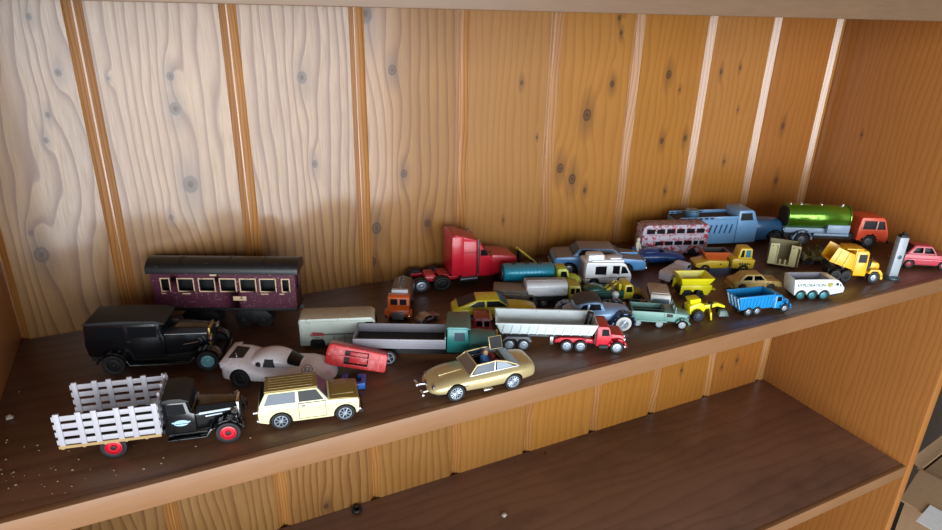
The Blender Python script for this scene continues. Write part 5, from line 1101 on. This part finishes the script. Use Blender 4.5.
def yellowset():
    ye=paint('lemon yellow',(238,228,24),.38,coat=.25,chip=.03,chipc=(120,110,30)); W=14
    o=thing('toy_hopper_wagon','bright lemon yellow open hopper wagon behind the lemon yellow grader','toy trailer')
    b=MB().hull([(-14,-9,11),(14,-9,11),(14,9,11),(-14,9,11)],[(-20,-14,27),(22,-14,27),(22,14,27),(-20,14,27)]).obj('hopper',[ye,ye],o,bev=.5)
    q=MB(); q.mi=1; q.hull([(-11,-7,14),(11,-7,14),(11,7,14),(-11,7,14)],[(-18.4,-12.6,28),(20.4,-12.6,28),(20.4,12.6,28),(-18.4,12.6,28)]); cut(b,[q])
    for s in (-1,1):
        MB().prism([(-18,18),(20,18),(20,12),(16,5),(12,5),(9,11),(2,12.5),(-1,12.5),(-3,9),(-7,12.5),(-14,12),(-17,6),(-19,6)],min(s*11.6,s*12.8),max(s*11.6,s*12.8)).obj('side_apron',ye,o,bev=.2)
    MB().box(-16,18,-6,6,6,11.4).obj('chassis',M['dark'],o,bev=.4); MB().prism([(20,8),(31,6),(31,8),(20,11)],-1.6,1.6).obj('drawbar',ye,o)
    axle_set(o,(-10,9),10.6,6.4,5,M['tyre'],M['dark'],hr=.5)
    put(o,(-441,-197),(0,-14),-21)
    t=thing('toy_road_grader','lemon yellow grader with black tyres and angled blade, left of the sky blue tipper','toy tractor')
    MB().prism([(-20,7),(-4,7),(-1,12),(-4,19),(-9,21),(-21,17)],-6.5,6.5).obj('engine_box',ye,t,bev=.8); MB().hull([(-19,-3.5,18.5),(-6,-3.5,21),(-6,3.5,21),(-19,3.5,18.5)],[(-22,-6,25),(-9,-6,26),(-9,6,26),(-22,6,25)]).obj('seat_scoop',ye,t,bev=.5)
    MB().prism([(-4,9),(16,13),(26,10),(26,13),(16,17),(-4,15)],-2.6,2.6).obj('frame_beam',ye,t,bev=.6)
    MB().hull([(3,-13,1.5),(5,-13,1.5),(17,14,1.5),(15,14,1.5)],[(1,-13,11),(3,-13,11.6),(15,14,11.6),(13,14,11)]).obj('blade',ye,t,bev=.3)
    MB().hull([(16,-9,3),(28,-10,3),(27,-4,3),(17,-3,3)],[(18,-7,9.5),(25,-8,9.5),(25,-4,9.5),(18,-3,9.5)]).obj('front_foot',paint('grey green foot',(90,116,110),.45),t,bev=.3); MB().cyl((8,0,12),(8,0,17.4),3,n=14).obj('turntable',M['dark'],t)
    for s in (-1,1): wheel(t,-12,s*13,7.2,6,M['tyre'],paint('blue grey hub',(66,78,104),.45),hr=.5)
    for s in (-1,1): wheel(t,25,s*7,4.4,3,M['tyre'],M['dark'],hr=.5)
    put(t,(-482,-245),(-12,-13),-14)
yellowset()

def silverlorry():
    o=thing('toy_flatbed_lorry','slim silver-grey lorry pointing to the back, left of the lemon yellow hopper wagon','toy truck')
    sv=paint('silver grey',(212,216,226),.4,metal=.2,coat=.2,chip=.1,chipc=(90,90,98)); W=9
    MB().box(-32,6,-W,W,8,15).obj('body',sv,o,bev=.8); rb=MB()
    for i in range(6): MB().box(-28+i*6,-25+i*6,-W-.4,W+.4,8.6,15.6).obj('body_rib',sv,o,bev=.2)
    MB().prism([(7,5),(22,5),(22.5,10),(20,17),(9,17.6),(7,16)],-W,W).obj('cab',sv,o,bev=.8); endwin(o,(22.2,10.6),(20.3,16),7,M['glass']); sidewin(o,[(11,11),(20.4,11),(19,15.6),(11,15.8)],W,M['glass'])
    MB().box(-30,20,-5.5,5.5,4.4,8.2).obj('chassis',M['dark'],o); MB().box(-33,-31.8,-W+1,W-1,5,13).obj('tailboard',sv,o,bev=.3)
    axle_set(o,(-22,14),W-.2,4.8,3.4,M['tyre'],M['grey'],hr=.5)
    put(o,(-440,-154),(-32,-9),20)
silverlorry()

def khaki():
    o=thing('toy_troop_carrier','khaki cream tin carrier seen from behind with both tall rear doors open','toy truck')
    kc=paint('khaki cream',(196,188,140),.45,coat=.1,chip=.05,chipc=(110,100,70)); kd=paint('khaki shaded inside',(150,142,104),.6); W=21  # darker khaki copy has interior shade painted in
    MB().box(-14,-12.6,-W,W,5,37).obj('front_wall',kd,o); MB().box(-14,14,-W,W,4,5.4).obj('floor_plate',kc,o,bev=.2)
    for s in (-1,1):
        MB().box(-14,14,min(s*W,s*(W-1)),max(s*W,s*(W-1)),5,37).obj('side_wall',kd,o,bev=.2)
        d=MB().plate(-6.5,6.5,5,38,-.6,.6,[(-4.8,-2.2,33.5,35),(1.8,4.4,33.5,35)]); d.xf(Matrix.Translation((-15*MM,s*14.6*MM,0))@Matrix.Rotation(R(90+s*14),4,'Z')); d.obj('rear_door',kc,o)
        MB().box(-12,8,min(s*17,s*12),max(s*17,s*12),5.4,12).obj('bench',kd,o,bev=.4)
    for y in (-3.4,3.6): MB().box(-13,-9,y-1.3,y+1.3,5,13).obj('seat_post',kc,o,bev=.5)
    MB().prism([(14,5),(27,5),(28,16),(14,20)],-14,14).obj('bonnet',kd,o,bev=.8); MB().box(-13,26,-10,10,2.6,4.2).obj('chassis',M['dark'],o)
    axle_set(o,(-4,20),17,4.6,4,M['tyre'],M['dark'],hr=.5)
    bpy.data.objects['front_wall'].location.x=(26)*MM
    o.scale=(.9,.9,.9); put(o,(-254,-167),(-15*.9,0),42)
khaki()

def olive():
    o=thing('toy_jeep','little olive jeep in shadow behind the golden yellow dump truck','toy car')
    ol=paint('olive drab',(104,96,44),.5,coat=.05,chip=.08); W=9.5
    MB().prism(profile([(22,6),(22,14),(6,15.5),(4,11.5),(-16,11.5),(-18,15),(-21,15),(-21,6)],6,[(-13,5.6),(13,5.6)],4.8),-W,W).obj('body',ol,o,bev=.5)
    MB().plate(-8.5,8.5,15,23,-.4,.4,[(-7.4,-.6,16.2,22),(.6,7.4,16.2,22)]).xf(Matrix.Translation((5*MM,0,0))@Matrix.Rotation(R(90),4,'Z')).obj('windscreen_frame',ol,o)
    for y in (-4.5,4.5): MB().prism([(-8,11),(-2,11),(-2,14),(-6,14.6),(-7.4,20),(-9.4,20)],y-3,y+3).obj('seat',ol,o,bev=.5)
    MB().box(-18,20,-6,6,3.6,6.4).obj('chassis',M['dark'],o); MB().lathe([(5,0),(5,3)],(-21,0,11),(-1,0,0),18).obj('spare_wheel',M['tyre'],o)
    for s in (-1,1): lamp(o,22,s*6,11,1.5,(1,0,0),M['grey'])
    axle_set(o,(-13,13),W,4.8,3.6,M['tyre'],M['dark'],hr=.5)
    put(o,(-196,-178),(0,-9.5),-22)
olive()

def bits():
    o=thing('toy_car_wreck','tiny battered silver car lying behind the grey dropside bed','toy car')
    sv=paint('battered silver',(186,176,176),.35,metal=.5,chip=.25,chipc=(140,70,70)); W=6
    MB().prism(profile([(13,2.5),(13.5,5),(5,6),(1,8.8),(-7,8.8),(-11,6),(-13,5.6),(-13,2.5)],2.5,[(-7.5,2.8),(7.5,2.8)],2.6),-W,W).obj('body',sv,o,bev=.5)
    sidewin(o,[(-8,6),(2.6,6),(.2,8.2),(-6.4,8.2)],W,M['glass']); axle_set(o,(-7.5,7.5),W,2.6,2,M['tyre'],M['grey'],hr=.5)
    put(o,(-757,-126),(0,-6),16)
    z=-340
    o=MB().ring((0,0,2.6),(0,0,1),5.2,2.3,n=28,m=10,sq=1.1).obj('rubber_ring',M['black']); o['label']='loose black rubber ring lying on the lower shelf by the planks'; o['category']='rubber ring'; o.location=(-.821,-.0115,-.3399)
    o.location.z=-.340+.0003
    def peb(name,label,cat,x,y,r,m,zz=z):
        b=bmesh.new(); bmesh.ops.create_icosphere(b,subdivisions=2,radius=r*MM)
        for v in b.verts: v.co*=random.uniform(.75,1.15); v.co.z*=.7
        mz=min(v.co.z for v in b.verts)
        me=bpy.data.meshes.new(name); b.to_mesh(me); b.free(); me.materials.append(m); o=bpy.data.objects.new(name,me); col.objects.link(o); o.location=(x*MM,y*MM,zz*MM+.00015-mz); o['label']=label; o['category']=cat
    pw=paint('whitish grit',(190,180,170),.7,coat=0,chip=.2,chipc=(60,54,50))
    peb('pebble','whitish grey pebble lying at the middle of the lower shelf','pebble',-637,-107,4.2,pw)
    peb('plaster_crumb','tiny white crumb on the lower shelf, nearer the planks than the pebble','crumb',-604,-93,1.3,pw) if False else None
    peb('plaster_crumb','pale plaster crumb on the upper shelf beside the left side panel','crumb',-1138,-150,3,pw,0)
    peb('dark_crumb','small dark crumb on the lower shelf close under the planks','crumb',-511,-14,1.6,M['black'])
    g=MB()
    for i in range(70):
        x=-1146+abs(random.gauss(0,60)); y=-272+abs(random.gauss(0,75)); r=random.uniform(.35,1.1)
        if x>-1100 and y>-200: continue
        g.lathe([(.2*r,0),(r,.3*r),(.7*r,.9*r),(.1*r,1.1*r)],(x,y,.12),(0,0,1),5)
    o=g.obj('grit',paint('pale grit',(170,140,106),.8,coat=0)); o['label']='pale grit scattered over the left front corner of the upper shelf'; o['category']='grit'; o['kind']='stuff'
bits()

# open cardboard carton standing beside the shelf unit
def carton():
    cb=paint('cardboard',(176,140,104),.75,coat=0,var=.12); ci=paint('carton inside',(120,92,66),.8,coat=0); wp=paint('white paper',(226,226,222),.7,coat=0)
    o=thing('cardboard_box','open brown cardboard box with folded-out flaps beside the shelf unit','box',None)
    X0,X1,Y0,Y1,Z0,Z1=0,340,-300,0,0,550
    for a,b,n in ((Y0,Y0+4,'front_wall'),(Y1-4,Y1,'back_wall')): MB().box(X0,X1,a,b,Z0,Z1).obj(n,cb,o)
    for a,b in ((X0,X0+4),(X1-4,X1)): MB().box(a,b,Y0+4,Y1-4,Z0,Z1).obj('side_wall',cb,o)
    MB().box(X0+4,X1-4,Y0+4,Y1-4,Z0,Z0+4).obj('bottom',cb,o)
    MB().hull([(9,-292,Z1-14),(331,-292,Z1-14),(331,-8,Z1-8),(9,-8,Z1-8)],[(9,-292,Z1-11),(331,-292,Z1-11),(331,-8,Z1-5),(9,-8,Z1-5)]).obj('closed_flap',cb,o)
    MB().hull([(X0,Y0+4,Z1-3),(X0,Y1-4,Z1-3),(X0,Y1-4,Z1),(X0,Y0+4,Z1)],[(X0-84,Y0+10,Z1-24),(X0-78,Y1-12,Z1-24),(X0-78,Y1-12,Z1-21),(X0-84,Y0+10,Z1-21)]).obj('side_flap',cb,o)
    MB().hull([(X0,Y1-3,Z1),(X1,Y1-3,Z1),(X1,Y1,Z1),(X0,Y1,Z1)],[(X0+3,Y1+14,Z1+3),(X1-3,Y1+14,Z1+3),(X1-3,Y1+15,Z1+6),(X0+3,Y1+15,Z1+6)]).obj('back_flap',cb,o)
    o.location=(.104,-.252,-.9498); o.rotation_euler=(0,0,R(8))
    p=MB().box(-106,-62,-160,-48,0,1.2).obj('paper_sheet',wp,None); p['label']='white paper sheet lying on the flap of the cardboard box'; p['category']='paper'
    p.matrix_world=Matrix.Translation((.104,-.252,-.3988))@Matrix.Rotation(R(8),4,'Z')@Matrix.Rotation(R(-14.8),4,'Y')
carton()
